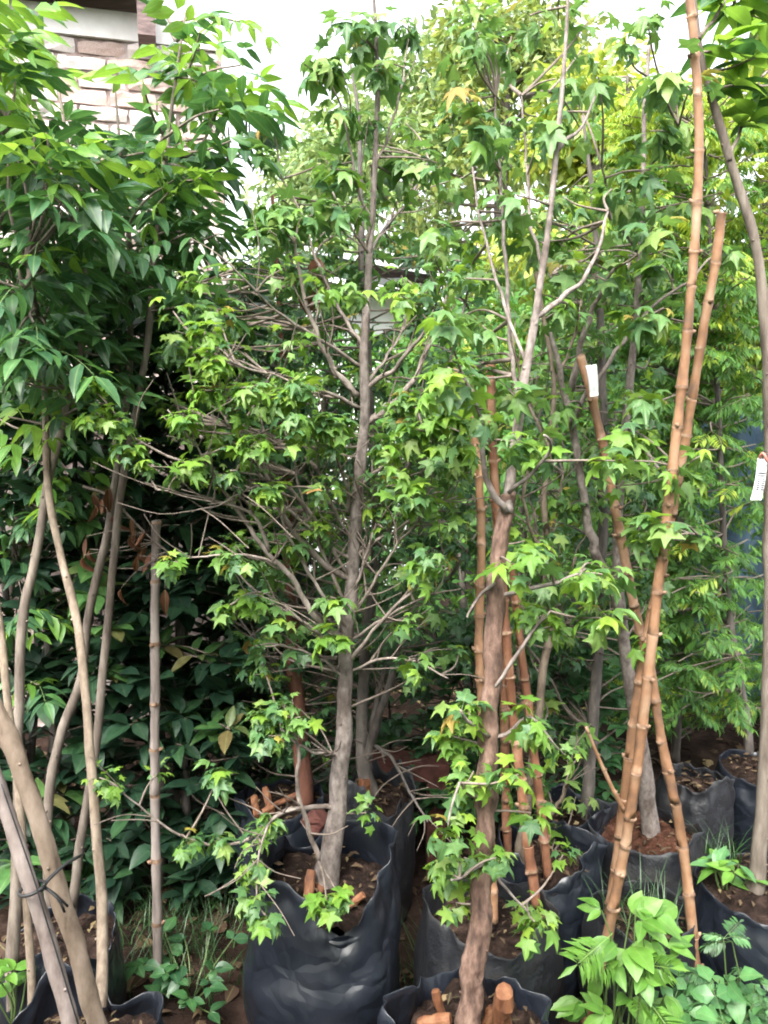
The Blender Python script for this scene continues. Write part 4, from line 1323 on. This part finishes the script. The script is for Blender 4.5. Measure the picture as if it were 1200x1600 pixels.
# ---- feathery saplings behind, right
for k, (bx, by, Y, px_top, lab, tp) in enumerate([
    (1172, 1190, 2.75, 1095, "thin dark sapling with feathery leaves in the far right bag", [(1172, 1195), (1165, 1120), (1145, 1000), (1132, 880), (1128, 760), (1120, 600), (1110, 400), (1100, 200)]),
    (1060, 1180, 3.0, 1050, "feathery-leaved sapling behind the crossing bamboo canes", [(1055, 1190), (1058, 1100), (1062, 900), (1056, 700), (1050, 500), (1045, 300), (1040, 160)]),
    (1240, 1150, 3.1, 1230, "feathery-leaved sapling cut by the right edge", [(1235, 1180), (1232, 1000), (1230, 800), (1226, 600), (1220, 400), (1215, 200)]),
    (980, 1150, 3.2, 985, "feathery-leaved sapling far behind the pale forked tree", [(985, 1170), (985, 1000), (980, 800), (985, 600), (990, 400), (985, 200), (980, 120)]),
]):
    b0 = pt(tp[0][0], tp[0][1], Y)
    F = Plant("feathery_sapling", lab, "sapling", (b0.x, b0.y, max(-0.02, b0.z - .03)), 20 + k, "feathery saplings at the right")
    if k > 0:
        gq = Vector((b0.x, b0.y, -0.03))
        F.root.location = gq
        F.limb("trunk", None, None, [0.022, 0.02], "bark_dark", world=[gq, b0], n=8)
    F.limb("trunk" if k == 0 else "stem", tp, Y, [16, 5], "bark_dark", n=8)
    x0, x1 = px_top - 90, px_top + 95
    for i in range(230):
        t = F.r.random()
        py = 110 + t * 1010
        px = F.r.uniform(x0, x1)
        p = pt(px, py, Y + F.r.uniform(-.3, .35))
        q = F.near(p)
        F.twig(q, p, 0.004, 0.002)
        for j in range(F.r.randint(4, 7)):
            d = rdir(F.r, -0.5, 0.3)
            top_bright = F.r.random() < max(0.1, 1.1 - py / 520)
            F.leaf("frond", "feather_young" if top_bright else "feather_leaf", p + (q - p) * F.r.uniform(0, .35), d + Vector((0, -0.15, -0.15)), Vector((0, -0.25, 1)) + rdir(F.r) * .4, F.r.uniform(.08, .13))
    F.finish(300, "leaf")

# ---- young ash-leaved trees on the left
ASH = [
    ("light tan leaning stem in front of the left bag, rooted at the bottom corner", [(157, 1575), (160, 1500), (158, 1400), (143, 1200), (130, 1040), (115, 950), (95, 870), (80, 790), (72, 690), (70, 560), (60, 430), (55, 300), (50, 180)], 1.38, [24, 22, 20, 18, 17, 16, 15, 14, 13, 11, 9, 7, 4], "bark_tan", (0, 200, 130, 560)),
    ("brown stem rising right of its neighbours at left, bare below", [(112, 1420), (128, 1300), (145, 1200), (160, 1060), (175, 900), (190, 760), (205, 680), (228, 555), (238, 440), (250, 320), (262, 220), (275, 120), (290, 20)], 1.75, [18, 17, 16, 16, 15, 15, 14, 13, 12, 10, 8, 6, 4], "bark_stem", (200, 0, 390, 480)),
    ("brown stem just left of the longest brown stem at left", [(78, 1450), (74, 1265), (92, 1160), (125, 1060), (140, 950), (165, 850), (185, 720), (200, 600), (205, 480), (200, 360), (190, 260), (180, 140)], 1.85, [20, 19, 18, 17, 16, 16, 15, 13, 11, 9, 7, 4], "bark_stem", (90, 230, 290, 480)),
    ("leaning grey-brown stem at the far left edge with many leaves", [(18, 1520), (28, 1340), (28, 1140), (35, 970), (52, 890), (76, 750), (100, 650), (125, 545), (135, 470), (130, 360), (110, 250), (90, 130)], 1.62, [24, 22, 20, 19, 18, 17, 16, 14, 12, 10, 8, 5], "bark_stem", (-30, 210, 200, 660)),
    ("thin pale stem hugging the left picture edge behind the pale trunks", [(52, 1620), (44, 1440), (30, 1250), (12, 1080), (0, 980), (-15, 850), (-30, 600), (-30, 300), (-20, 100)], 1.45, [17, 16, 16, 15, 15, 14, 12, 9, 5], "bark_tan", (-60, 0, 40, 480)),
]
for k, (lab, tp, Y, ws, bm, box) in enumerate(ASH):
    b0 = pt(tp[0][0], tp[0][1], Y)
    S = Plant("ash_sapling", lab, "sapling", (b0.x, b0.y, b0.z), 30 + k, "young pinnate-leaved saplings at the left")
    if k in (1, 3):
        foot = b0 + Vector((-.01, 0, -.11 if k == 1 else -b0.z - .03))
        S.root.location = foot
        rr = .5 * wpx(ws[0] * .82, tp[0][1], Y)
        S.limb("stem", None, None, [rr * 1.1, rr * 1.02], bm, world=[foot, b0 + Vector((0, 0, .012))], n=10, wob=.1)
    S.limb("trunk", tp, (Y, Y + (.5 if k == 0 else .2)), [q * .82 for q in ws], bm, n=10, wob=0.1)
    for i in range(7):
        px, py = S.r.uniform(box[0], box[2]), S.r.uniform(box[1], box[3])
        if 20 < px < 250 and py < 250:
            continue
        q = S.near(pt(px, py, Y + .1))
        e = pt(px, py, max(1.5, Y + S.r.uniform(-.05, .45)))
        S.limb("branch", None, None, [0.006, 0.005, 0.003], "bark_stem", world=[q, q.lerp(e, .5) + Vector((0, 0, -.03)), e], sub=4, n=6)
    for i in range(38):
        px, py = S.r.uniform(box[0], box[2]), S.r.uniform(box[1], box[3])
        if 45 < px < 225 and py < 195 and S.r.random() < .85:
            continue
        p = pt(px, py, max(1.5, Y + S.r.uniform(-.05, .55)))
        yf = max(0.06, min(0.95, 0.9 - py / 400))
        m = "ash_young" if S.r.random() < yf else "ash_leaf"
        S.spray(p, "ash", m, S.r.randint(3, 4), .13, up=1.0)
    S.finish()
# lower leaf sprays near the left edge belong to a sixth, leafier plant
b0 = gp(10, 1330, 0.0)
S = Plant("ash_sapling", "leafy sapling low at the left edge with oval leaflets in pairs", "sapling", b0, 36, "young pinnate-leaved saplings at the left")
S.limb("trunk", None, None, [.011, .01, .009, .007, .004], "bark_stem", world=[b0, pt(5, 1100, b0.y), pt(20, 900, b0.y - .1), pt(30, 700, b0.y - .15), pt(20, 500, b0.y - .1)], n=8)
for (px, py) in [(20, 520), (60, 560), (40, 600), (30, 650), (90, 690), (120, 690), (60, 720), (110, 740), (30, 750), (10, 800), (80, 800), (60, 810), (20, 870), (40, 950), (20, 980), (60, 1070), (10, 700), (50, 490), (100, 600), (15, 590), (70, 640), (110, 640), (140, 760)]:
    S.spray(pt(px, py, b0.y - S.r.uniform(.25, .5)), "ash", ["ash_leaf", "ash_leaf", "ash_leaf", "ash_young"], 4, .13, up=.6)
S.finish()

# ---- dark laurel-like shrubs, left middle
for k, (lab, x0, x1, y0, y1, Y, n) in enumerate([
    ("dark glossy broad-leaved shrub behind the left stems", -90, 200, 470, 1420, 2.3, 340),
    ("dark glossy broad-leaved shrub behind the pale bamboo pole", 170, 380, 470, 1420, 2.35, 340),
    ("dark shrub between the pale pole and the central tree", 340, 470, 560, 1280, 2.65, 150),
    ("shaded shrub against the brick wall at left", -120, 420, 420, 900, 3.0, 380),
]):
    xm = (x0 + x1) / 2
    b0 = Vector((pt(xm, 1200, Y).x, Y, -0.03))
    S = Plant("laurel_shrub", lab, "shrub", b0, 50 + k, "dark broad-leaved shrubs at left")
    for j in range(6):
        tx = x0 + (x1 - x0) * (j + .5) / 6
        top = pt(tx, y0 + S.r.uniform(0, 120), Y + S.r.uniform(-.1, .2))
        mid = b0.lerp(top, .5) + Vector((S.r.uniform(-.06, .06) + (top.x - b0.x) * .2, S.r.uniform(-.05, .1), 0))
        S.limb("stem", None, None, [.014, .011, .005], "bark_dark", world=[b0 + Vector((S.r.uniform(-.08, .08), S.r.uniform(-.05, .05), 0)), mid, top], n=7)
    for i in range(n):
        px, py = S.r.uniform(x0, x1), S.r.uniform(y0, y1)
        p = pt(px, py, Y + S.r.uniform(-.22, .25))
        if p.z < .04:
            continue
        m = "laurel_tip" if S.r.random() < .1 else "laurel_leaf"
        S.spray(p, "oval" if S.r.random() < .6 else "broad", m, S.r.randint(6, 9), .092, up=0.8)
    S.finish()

# ---- ivy-like undergrowth behind the middle bags
b0 = gp(665, 1265, 0.0)
b0.y = 2.6
V = Plant("creeper_bush", "low dark small-leaved creeper behind the central bags", "bush", (pt(680, 1150, 2.7).x, 2.7, -.03), 60)
for j in range(7):
    c = Vector((pt(450 + j * 75, 1150, 2.7).x, 2.7 + V.r.uniform(-.1, .1), -.03))
    V.limb("stem", None, None, [.008, .006, .003], "bark_dark", world=[c, c + Vector((V.r.uniform(-.1, .1), -.05, .3)), c + Vector((V.r.uniform(-.15, .15), 0, V.r.uniform(.6, .8)))], n=6)
for i in range(620):
    p = pt(V.r.uniform(400, 980), V.r.uniform(960, 1290), V.r.uniform(2.35, 2.95))
    if p.z > 0.05:
        V.spray(p, "broad", "ivy_leaf", 7, .055, up=0.4)
V.finish()

# ============================================================ TRUNKS, CANES AND POLES WITHOUT LEAVES
Pq = Plant("pale_tree", "thick pale smooth trunk leaning in from the left edge, tan and knobbly", "tree", pt(155, 1660, 1.22), 70)
Pq.limb("trunk", [(186, 1760), (172, 1680), (158, 1620), (140, 1555), (112, 1450), (90, 1380), (66, 1300), (45, 1230), (18, 1160), (-10, 1105), (-60, 1030), (-120, 900)], (1.2, 1.3), [31, 30, 29, 28, 28, 28, 28, 28, 29, 29, 28, 26], "bark_pale", n=14, wob=0.18)
Pq.finish()
Pq = Plant("pale_tree", "thick pale greyish trunk, leftmost of the two tied with black strap", "tree", pt(135, 1690, 1.14), 71)
Pq.limb("trunk", [(168, 1800), (140, 1700), (122, 1640), (100, 1560), (72, 1465), (45, 1370), (22, 1300), (0, 1240), (-30, 1160), (-70, 1060)], (1.14, 1.18), [28, 27, 26, 25, 25, 25, 24, 24, 24, 22], "bark_pale_grey", n=14, wob=0.14)
Pq.finish()


def strap():
    root = thing("strap_tie", "black plastic strap tied round the two pale trunks", "strap", pt(70, 1392, 1.17))
    c1, c2 = pt(50, 1392, 1.152), pt(94, 1392, 1.24)
    mb = MB()
    P = []
    for i in range(17):
        a = 2 * math.pi * i / 16
        P.append(c1 + Vector((0.0185 * math.cos(a), 0.0185 * math.sin(a), 0.004 * math.cos(a) + 0.004)))
    mb.tube(P, [0.0028] * 17, 6)
    mb.obj("loop", "strap_black", root)
    mb = MB()
    P = [c1 + Vector((.018, -.005, 0.004)), pt(70, 1382, 1.17), pt(80, 1370, 1.185), pt(100, 1352, 1.21), pt(120, 1340, 1.24), pt(130, 1335, 1.3)]
    mb.tube(catmull(P, 4), lerp_list([.0028, .003, .0035, .003, .003, .002], 4), 6)
    mb.obj("band", "strap_black", root)
    mb = MB()
    mb.tube(catmull([pt(66, 1384, 1.16), pt(85, 1397, 1.16), pt(106, 1416, 1.17)], 3), [.0025] * 4 + [.002] * 3, 6)
    mb.tube(catmull([pt(66, 1384, 1.16), pt(90, 1404, 1.155), pt(101, 1425, 1.16)], 3), [.002] * 7, 6)
    mb.obj("loose_end", "strap_black", root)
    root = thing("cord", "thin black cord running down along the greyish pale trunk", "cord", pt(20, 1240, 1.13))
    mb = MB()
    mb.tube(catmull([pt(2, 1225, 1.145), pt(28, 1300, 1.135), pt(52, 1370, 1.128), pt(70, 1430, 1.12), pt(95, 1510, 1.115), pt(122, 1600, 1.11)], 4), [.0012] * 21, 5)
    mb.obj("strand", "strap_black", root)


strap()


def cane(label, pix, Ys, ws, mat="cane", step=0.085, seed=0, name="bamboo_cane"):
    r = random.Random(seed)
    if len(Ys) == 2:
        Ys = [Ys[0] + (Ys[1] - Ys[0]) * i / (len(pix) - 1) for i in range(len(pix))]
    P = catmull([pt(a, b, y) for (a, b), y in zip(pix, Ys)], 8)
    d = [0]
    for i in range(1, len(P)):
        d.append(d[-1] + (P[i] - P[i - 1]).length)

    def at(s):
        for i in range(1, len(P)):
            if d[i] >= s:
                t = (s - d[i - 1]) / max(1e-6, d[i] - d[i - 1])
                return P[i - 1].lerp(P[i], t)
        return P[-1]
    Ltot = d[-1]
    r0 = [0.5 * wpx(w_, 900, Ys[0]) for w_ in ws]
    pts, rad, mi = [], [], []
    s = 0.0
    root = thing(name, label, "cane", P[0], "orange-brown knobbly canes used as stakes")
    buds = MB()
    while s < Ltot - 0.02:
        seg = step * r.uniform(0.7, 1.35)
        for t, k, m in ((0.0, 1.02, 0), (0.2, 0.95, 0), (0.5, 0.93, 0), (0.8, 0.97, 0), (0.9, 1.03, 0), (0.94, 1.13 + r.uniform(-.05, .12), 1), (0.98, 1.05, 1)):
            q = s + seg * t
            if q > Ltot:
                break
            rr = r0[0] + (r0[1] - r0[0]) * q / Ltot
            off = rdir(r) * rr * (0.1 if m else 0.05)
            pts.append(at(q) + off)
            rad.append(rr * k * r.uniform(0.96, 1.04))
            mi.append(m)
        q = s + seg * 0.94
        if q < Ltot and r.random() < 0.8:
            rr = r0[0] + (r0[1] - r0[0]) * q / Ltot
            c = at(q)
            dd = rdir(r, -0.1, 0.5)
            buds.tube([c + dd * rr * .6, c + dd * rr * 1.45, c + dd * rr * 1.75 + Vector((0, 0, .003))], [rr * .6, rr * .42, rr * .12], 6)
        s += seg
    mb = MB()
    mb.tube(pts, rad, 12, wob=0.16, seed=seed, mfun=lambda i: mi[i])
    mb.obj("culm", [mat, "cane_node"], root)
    if buds.v:
        buds.obj("node_stubs", "cane_node", root)["kind"] = "stuff"
    return root


cane("longest orange cane, leaning right from the weeds up past the top edge", [(915, 1600), (930, 1540), (952, 1450), (985, 1270), (1010, 1080), (1030, 900), (1052, 720), (1072, 540), (1088, 340), (1092, 200), (1085, 80), (1072, -60)], (1.72, 1.6), (19, 12), "cane", seed=1)
cane("orange cane running beside the longest cane, then crossing to its right and ending mid-height", [(935, 1560), (947, 1470), (960, 1370), (974, 1260), (990, 1130), (1006, 1020), (1026, 925), (1046, 820), (1068, 700), (1085, 600), (1103, 490), (1118, 410), (1128, 330)], (1.84, 1.72), (18, 13), "cane", seed=3)
cane("cane leaning left with its foot in the weeds at lower right", [(1097, 1630), (1092, 1575), (1085, 1490), (1074, 1380), (1058, 1270), (1036, 1170), (1018, 1060), (992, 950), (968, 830), (945, 710), (922, 610), (902, 545)], (1.72, 1.9), (19, 15), "cane", seed=4)
cane("thin orange cane, left of the pair standing in the small black bag", [(838, 1415), (826, 1330), (812, 1210), (800, 1100), (790, 980), (780, 840), (770, 700), (765, 560)], (1.82, 1.9), (18, 13), "cane_red", seed=5)
cane("thin orange cane, right of the pair standing in the small black bag", [(856, 1372), (848, 1290), (836, 1190), (824, 1090), (812, 1000), (800, 880)], (1.9, 1.96), (16, 13), "cane_red", seed=6)
cane("orange cane seen just left of the rough brown trunk", [(771, 1440), (769, 1380), (762, 1250), (754, 1120), (748, 1000), (752, 860), (748, 740), (738, 640), (732, 560)], (1.78, 1.86), (17, 13), "cane", seed=7)
cane("reddish cane stub behind the brown trunk's fork", [(796, 1500), (793, 1350), (790, 1230), (786, 1000), (778, 850), (770, 720), (768, 560)], (2.0, 2.0), (16, 12), "cane_red", seed=8)
cane("thin bare stick with an orange tip beside the grey sapling on the right", [(975, 1266), (953, 1224), (932, 1176), (914, 1132)], (1.80, 1.76), (8, 5), "cane", seed=9, step=.06)
b0 = gp(246, 1530)
cane("straight pale pole standing alone in the grass at left", [(247, 1535), (246, 1450), (243, 1300), (242, 1150), (242, 1000), (243, 900), (244, 810)], (b0.y, b0.y + .02), (17, 14), "pole_pale", .16, 10, "pale_pole")


# sawn stubs pushed into the bags
def stub(label, a, b, w_, mat="cut_wood"):
    root_l = Vector(a)
    mb = MB()
    a, b = Vector(a), Vector(b)
    k = 5
    P = [a.lerp(b, i / k) + rdir(rng) * .001 for i in range(k + 1)]
    mb.tube(P, [w_ * (1 + .08 * math.sin(i * 2.1)) for i in range(k + 1)], 11, wob=.4, seed=rng.uniform(0, 30))
    o = mb.obj("wood_stub", mat, None, smooth=False, origin=root_l)
    tag(o, label, "wood stub", "sawn orange wood stubs in the bags")


ya = bagA.y
stub("taller upright orange wood stub in the large front bag, left of its trunk", gp(478, 1432, .37), pt(486, 1360, ya - .02), .011)
stub("shorter orange wood stub right beside the taller one in the large bag", gp(492, 1425, .37), pt(503, 1372, ya - .0), .009)
stub("orange stub lying to the right of the trunk in the large front bag", gp(532, 1430, .385), gp(568, 1398, .43), .008)
stub("upright orange block behind the central trunk, right side", pt(573, 1262, bagG.y - .02), pt(570, 1216, bagG.y - .02), .015)
stub("leaning orange stake in the bag behind, leftmost", gp(402, 1275, .34), pt(396, 1245, yr - .05), .010)
stub("long orange stick lying across the bag behind on the left", gp(410, 1268, .37), gp(465, 1240, .40), .008)
stub("short orange stake leaning between the left stakes behind", gp(425, 1272, .34), pt(414, 1232, yr - .03), .010)
stub("reddish brick-coloured lump beside the central trunk's foot", gp(487, 1292, .36), gp(503, 1272, .40), .03, "red_brick_old")
stub("upright thick orange stub at the bottom edge right of the brown trunk", gp(782, 1625, .32), pt(786, 1552, yb - .02), .018)
stub("slim orange stick at the bottom edge left of the brown trunk", gp(694, 1606, .33), pt(681, 1548, yb + .03), .008)
stub("orange chip lying at the bottom edge, leftmost in that bag", gp(655, 1600, .35), gp(705, 1592, .37), .011)
stub("orange chip wedged behind the thick stub at the bottom edge", gp(757, 1605, .34), gp(772, 1575, .38), .010)
mb = MB()
a, b = pt(575, 1192, 2.45), pt(700, 1200, 2.45)
mb.box((a + b) / 2, (b - a) / 2, (0, .045, 0), (0, 0, .03))
for t_ in (.15, .85):
    q_ = a.lerp(b, t_)
    mb.box((q_.x, q_.y, (q_.z - .03) / 2 - .02), (.03, 0, 0), (0, .04, 0), (0, 0, (q_.z - .03) / 2 + .018))
tag(mb.obj("brick_ledge", "red_brick_old", None, False, Vector((a.x, a.y, 0))), "dark red brick ledge in the shade behind the central bags", "ledge")


# ============================================================ LABELS, DEAD LEAVES, WEEDS, GRASS
def plant_label(label, tl, tr_, bl, br, Y, lines, tie):
    c = pt((tl[0] + br[0]) / 2, (tl[1] + br[1]) / 2, Y)
    root = thing("plant_label", label, "label", c)
    q = [pt(*tl, Y), pt(*tr_, Y + .004), pt(*br, Y + .004), pt(*bl, Y)]
    n = (q[1] - q[0]).cross(q[3] - q[0]).normalized()
    if n.y > 0:
        n = -n
    # a thin strip of plastic, gently curved
    v, f = [], []
    for j in range(7):
        t = j / 6
        for i in range(4):
            s = i / 3
            p = q[0].lerp(q[1], s).lerp(q[3].lerp(q[2], s), t)
            bow = n * (.004 * math.sin(math.pi * t) + .0015 * math.sin(math.pi * s))
            v.append(p + bow)
            v.append(p + bow - n * .0012)
    for j in range(6):
        for i in range(3):
            a = (j * 4 + i) * 2
            f.append((a, a + 2, a + 10, a + 8))
            f.append((a + 1, a + 9, a + 11, a + 3))
    for j in range(6):
        for i, s in ((0, 0), (3, 1)):
            a = (j * 4 + i) * 2
            f.append((a, a + 8, a + 9, a + 1))
    for j in (0, 6):
        for i in range(3):
            a = (j * 4 + i) * 2
            f.append((a, a + 1, a + 3, a + 2))
    mesh_obj("strip", v, f, "label_white", root)
    mb = MB()
    for (t, s0, s1, w_) in lines:
        p0 = q[0].lerp(q[1], s0).lerp(q[3].lerp(q[2], s0), t)
        p1 = q[0].lerp(q[1], s1).lerp(q[3].lerp(q[2], s1), t + .006)
        o = n * (.0012 + .004 * math.sin(math.pi * t) + .0015)
        dn = (q[3] - q[0]).normalized() * w_
        mb.add([p0 + o, p1 + o, p1 + o + dn, p0 + o + dn], [(0, 1, 2, 3)])
    if lines:
        mb.obj("handwriting", "ink", root, smooth=False)
    mb = MB()
    mb.tube(catmull([(q[0] + q[1]) / 2 + n * .002 + (q[3] - q[0]) * .02, (q[0] + q[1]) / 2 + Vector((0, 0, .015)), tie], 3), [.0012] * 7, 5)
    mb.obj("tie", "strap_black", root)


rr_ = random.Random(4)
ln = [(.33, .1, .9, .0026), (.4, .1, .9, .002)]
for i in range(6):
    t = .48 + i * .05
    ln.append((t, .15 + rr_.uniform(0, .08), .38 + rr_.uniform(0, .08), .002))
    ln.append((t + .005, .58 + rr_.uniform(0, .08), .84 + rr_.uniform(0, .08), .002))
plant_label("white plastic plant label with rows of small writing at the right edge", (1184, 716), (1199, 716), (1173, 781), (1190, 781), yt - .06, ln, pt(1197, 706, yt - .045))
plant_label("blank white plant label hanging beside the left-leaning cane's top", (915, 571), (932, 569), (922, 620), (935, 618), 1.83, [], pt(918, 556, 1.86))
mb = MB()
mb.tube(catmull([pt(1184, 722, yt - .05), pt(1192, 708, yt - .07), pt(1200, 722, yt - .065), pt(1212, 715, yt - .02)], 4), [.002, .003, .0035, .0035, .003, .003, .0035, .0035, .003, .003, .003, .0025, .002], 6)
tag(mb.obj("ribbon", "red_ribbon", None, True, pt(1192, 715, yt - .05)), "small faded red ribbon tied above the white label at the right edge", "ribbon")

dq = Plant("dead_branch", "sprig of dry russet leaves caught between the left stems", "branch", pt(165, 760, 1.95), 80)
dq.limb("stem", [(130, 760), (165, 772), (205, 810), (235, 840), (262, 862)], (2.0, 1.9), (5, 3), "twig", sub=4, n=6)
for (px, py) in [(145, 780), (150, 800), (160, 790), (185, 800), (205, 820), (200, 850), (215, 850), (222, 870), (228, 840), (215, 880), (240, 870), (135, 850), (140, 870), (130, 880), (170, 770), (262, 900), (258, 930), (180, 900), (190, 930), (210, 835), (178, 815), (225, 855)]:
    p = pt(px, py - 12, dq.r.uniform(1.88, 2.0))
    q = dq.near(p)
    dq.twig(q, p, .0015, .001)
    dq.leaf("curl", "dead_leaf", p, Vector((dq.r.uniform(-.5, .5), dq.r.uniform(-.3, .3), -1)), Vector((dq.r.uniform(-1.5, 1.5), -1, .2)), dq.r.uniform(.04, .075))
dq.finish()
dq = Plant("dead_branch", "few curled brown leaves hanging left of the central trunk's upper part", "branch", pt(500, 395, 1.9), 81)
dq.limb("stem", [(520, 370), (500, 385), (488, 420)], (1.9, 1.88), (4, 3), "twig", sub=4, n=6)
for (px, py) in [(497, 400), (500, 410), (480, 435), (488, 445), (475, 450), (285, 490)]:
    if px < 400:
        continue
    dq.leaf("broad", "dead_leaf", pt(px, py, 1.88), Vector((dq.r.uniform(-.3, .3), -.2, -1)), Vector((.3, -1, .2)), .06)
dq.finish()


def weed(label, base, seed, shape, mats, n, size, spread, h, cat="weed", name="weed_plant", stems=True):
    W = Plant(name, label, cat, base, seed, None, "grass_blade")
    for i in range(n):
        a, q = W.r.uniform(0, 6.28), spread * math.sqrt(W.r.random())
        p = Vector((base.x + q * math.cos(a), base.y + q * math.sin(a), base.z + h * W.r.uniform(.3, 1)))
        if stems:
            W.twig(Vector((base.x + .25 * q * math.cos(a), base.y + .25 * q * math.sin(a), base.z - .01)), p, .0025, .0015, 0)
        for j in range(3):
            d = Vector((math.cos(a) * .6, math.sin(a) * .6, 0)) + rdir(W.r, -.2, .6)
            W.leaf(shape, W.r.choice(mats), p, d, Vector((0, -.2, 1)) + rdir(W.r) * .35, size * W.r.uniform(.6, 1.15))
    return W


W = Plant("weed_plant", "bright green fern-like weed growing at the foot of the longest cane", "weed", Vector((pt(985, 1550, 1.56).x, 1.56, -.01)), 90, None, "grass_blade")
wb = Vector((pt(972, 1550, 1.56).x, 1.56, 0))
for k in range(6):
    a = W.r.uniform(-2.4, -0.7)
    out = Vector((math.cos(a), math.sin(a), 0))
    hgt = W.r.uniform(.18, .42)
    p = wb + out * W.r.uniform(.02, .07) + Vector((0, 0, hgt))
    W.twig(wb, p, .003, .002)
    W.leaf("fern", "weed_leaf", p, out * .8 + Vector((0, 0, W.r.uniform(-.5, .8))), Vector((0, 0, 1)) + Vector((0, -.8, 0)) + rdir(W.r) * .2, W.r.uniform(.1, .15))
for k in range(34):
    a = W.r.uniform(-3.6, 0.5)
    out = Vector((math.cos(a), math.sin(a), 0))
    p = wb + out * W.r.uniform(.01, .1) + Vector((0, 0, W.r.uniform(.08, .46)))
    W.twig(wb, p, .0025, .0015)
    for j in range(3):
        W.leaf("oval" if k % 3 else "broad", "weed_leaf", p, out + rdir(W.r, -.6, .7) * .9, Vector((0, -.6, 1)) + rdir(W.r) * .4, W.r.uniform(.04, .075))
W.finish()
weed("bluish green clover-like weed in the bottom right corner", Vector((pt(1125, 1580, 1.5).x, 1.5, -.01)), 91, "clover", ["clover_leaf"], 34, .085, .12, .26).finish()
weed("second clump of clover-like weed at the right of the cane's foot", Vector((pt(1195, 1560, 1.47).x, 1.47, -.01)), 92, "clover", ["clover_leaf"], 26, .085, .11, .24).finish()
weed("wispy feathery weed in front of the wide right-hand bag", Vector((pt(1145, 1540, 1.58).x, 1.58, -.01)), 93, "fern", ["clover_leaf", "ivy_leaf"], 12, .075, .06, .36).finish()
weed("small bright weed growing in the soil of the wide right-hand bag", gp(1135, 1392, .27), 94, "oval", ["weed_leaf", "clover_leaf"], 11, .06, .05, .09).finish()
weed("sprig of rounded bright leaves in the bottom left corner", gp(22, 1590, .18), 95, "broad", ["weed_leaf"], 8, .04, .035, .14).finish()
weed("low weed with small pale leaves beside the bottom-edge bag", Vector((pt(865, 1570, 1.48).x, 1.48, -.01)), 96, "broad", ["ivy_leaf", "clover_leaf"], 22, .038, .09, .2).finish()
weed("low leafy weed between the pole and the large bag", gp(300, 1545, .0), 97, "broad", ["ivy_leaf"], 20, .045, .14, .1).finish()


def grass(label, spots, n, h, seed, cat="grass"):
    r = random.Random(seed)
    mb = MB()
    V, F = [], []
    for i in range(n):
        cx, cy, cz, sp = r.choice(spots)
        a, q = r.uniform(0, 6.28), sp * math.sqrt(r.random())
        b = Vector((cx + q * math.cos(a), cy + q * math.sin(a), cz))
        d = rdir(r, 0, .2)
        hh = h * r.uniform(.4, 1.1)
        side = d.cross(Vector((0, 0, 1))).normalized() * r.uniform(.0015, .003)
        k = len(V)
        for t in (0, .35, .7, 1):
            p = b + Vector((0, 0, hh * (t - .25 * t * t))) + d * hh * .75 * t * t
            w_ = side * (1 - t * .95)
            V += [p - w_, p + w_]
        for j in range(3):
            F.append((k + 2 * j, k + 2 * j + 1, k + 2 * j + 3, k + 2 * j + 2))
    o = mesh_obj("grass", V, F, "grass_blade", None, True, [(0.2, 0)] * len(V))
    o["kind"] = "stuff"
    tag(o, label, cat)


sp = []
for (px, py) in [(200, 1450), (280, 1420), (320, 1440), (300, 1480), (350, 1400), (220, 1400), (310, 1520), (270, 1480), (340, 1360), (200, 1500)]:
    g = gp(px, py)
    sp.append((g.x, g.y, -.02, .14))
grass("dark wispy grass around the pale pole at left", sp, 600, .13, 1)
g1, g2 = gp(655, 1560), gp(680, 1530)
grass("tuft of grass between the large front bag and the bottom-edge bag", [(g1.x, g1.y, -.02, .04), (g2.x, g2.y, -.02, .04)], 60, .2, 2)
grass("fine grass growing inside the old grey-rimmed bag", [(bagW.x, bagW.y, .22, .1)], 110, .13, 3)
g3 = gp(1130, 1340, .27)
grass("thin grass blades at the back of the wide right-hand bag", [(g3.x, g3.y, .27, .05)], 40, .12, 4)
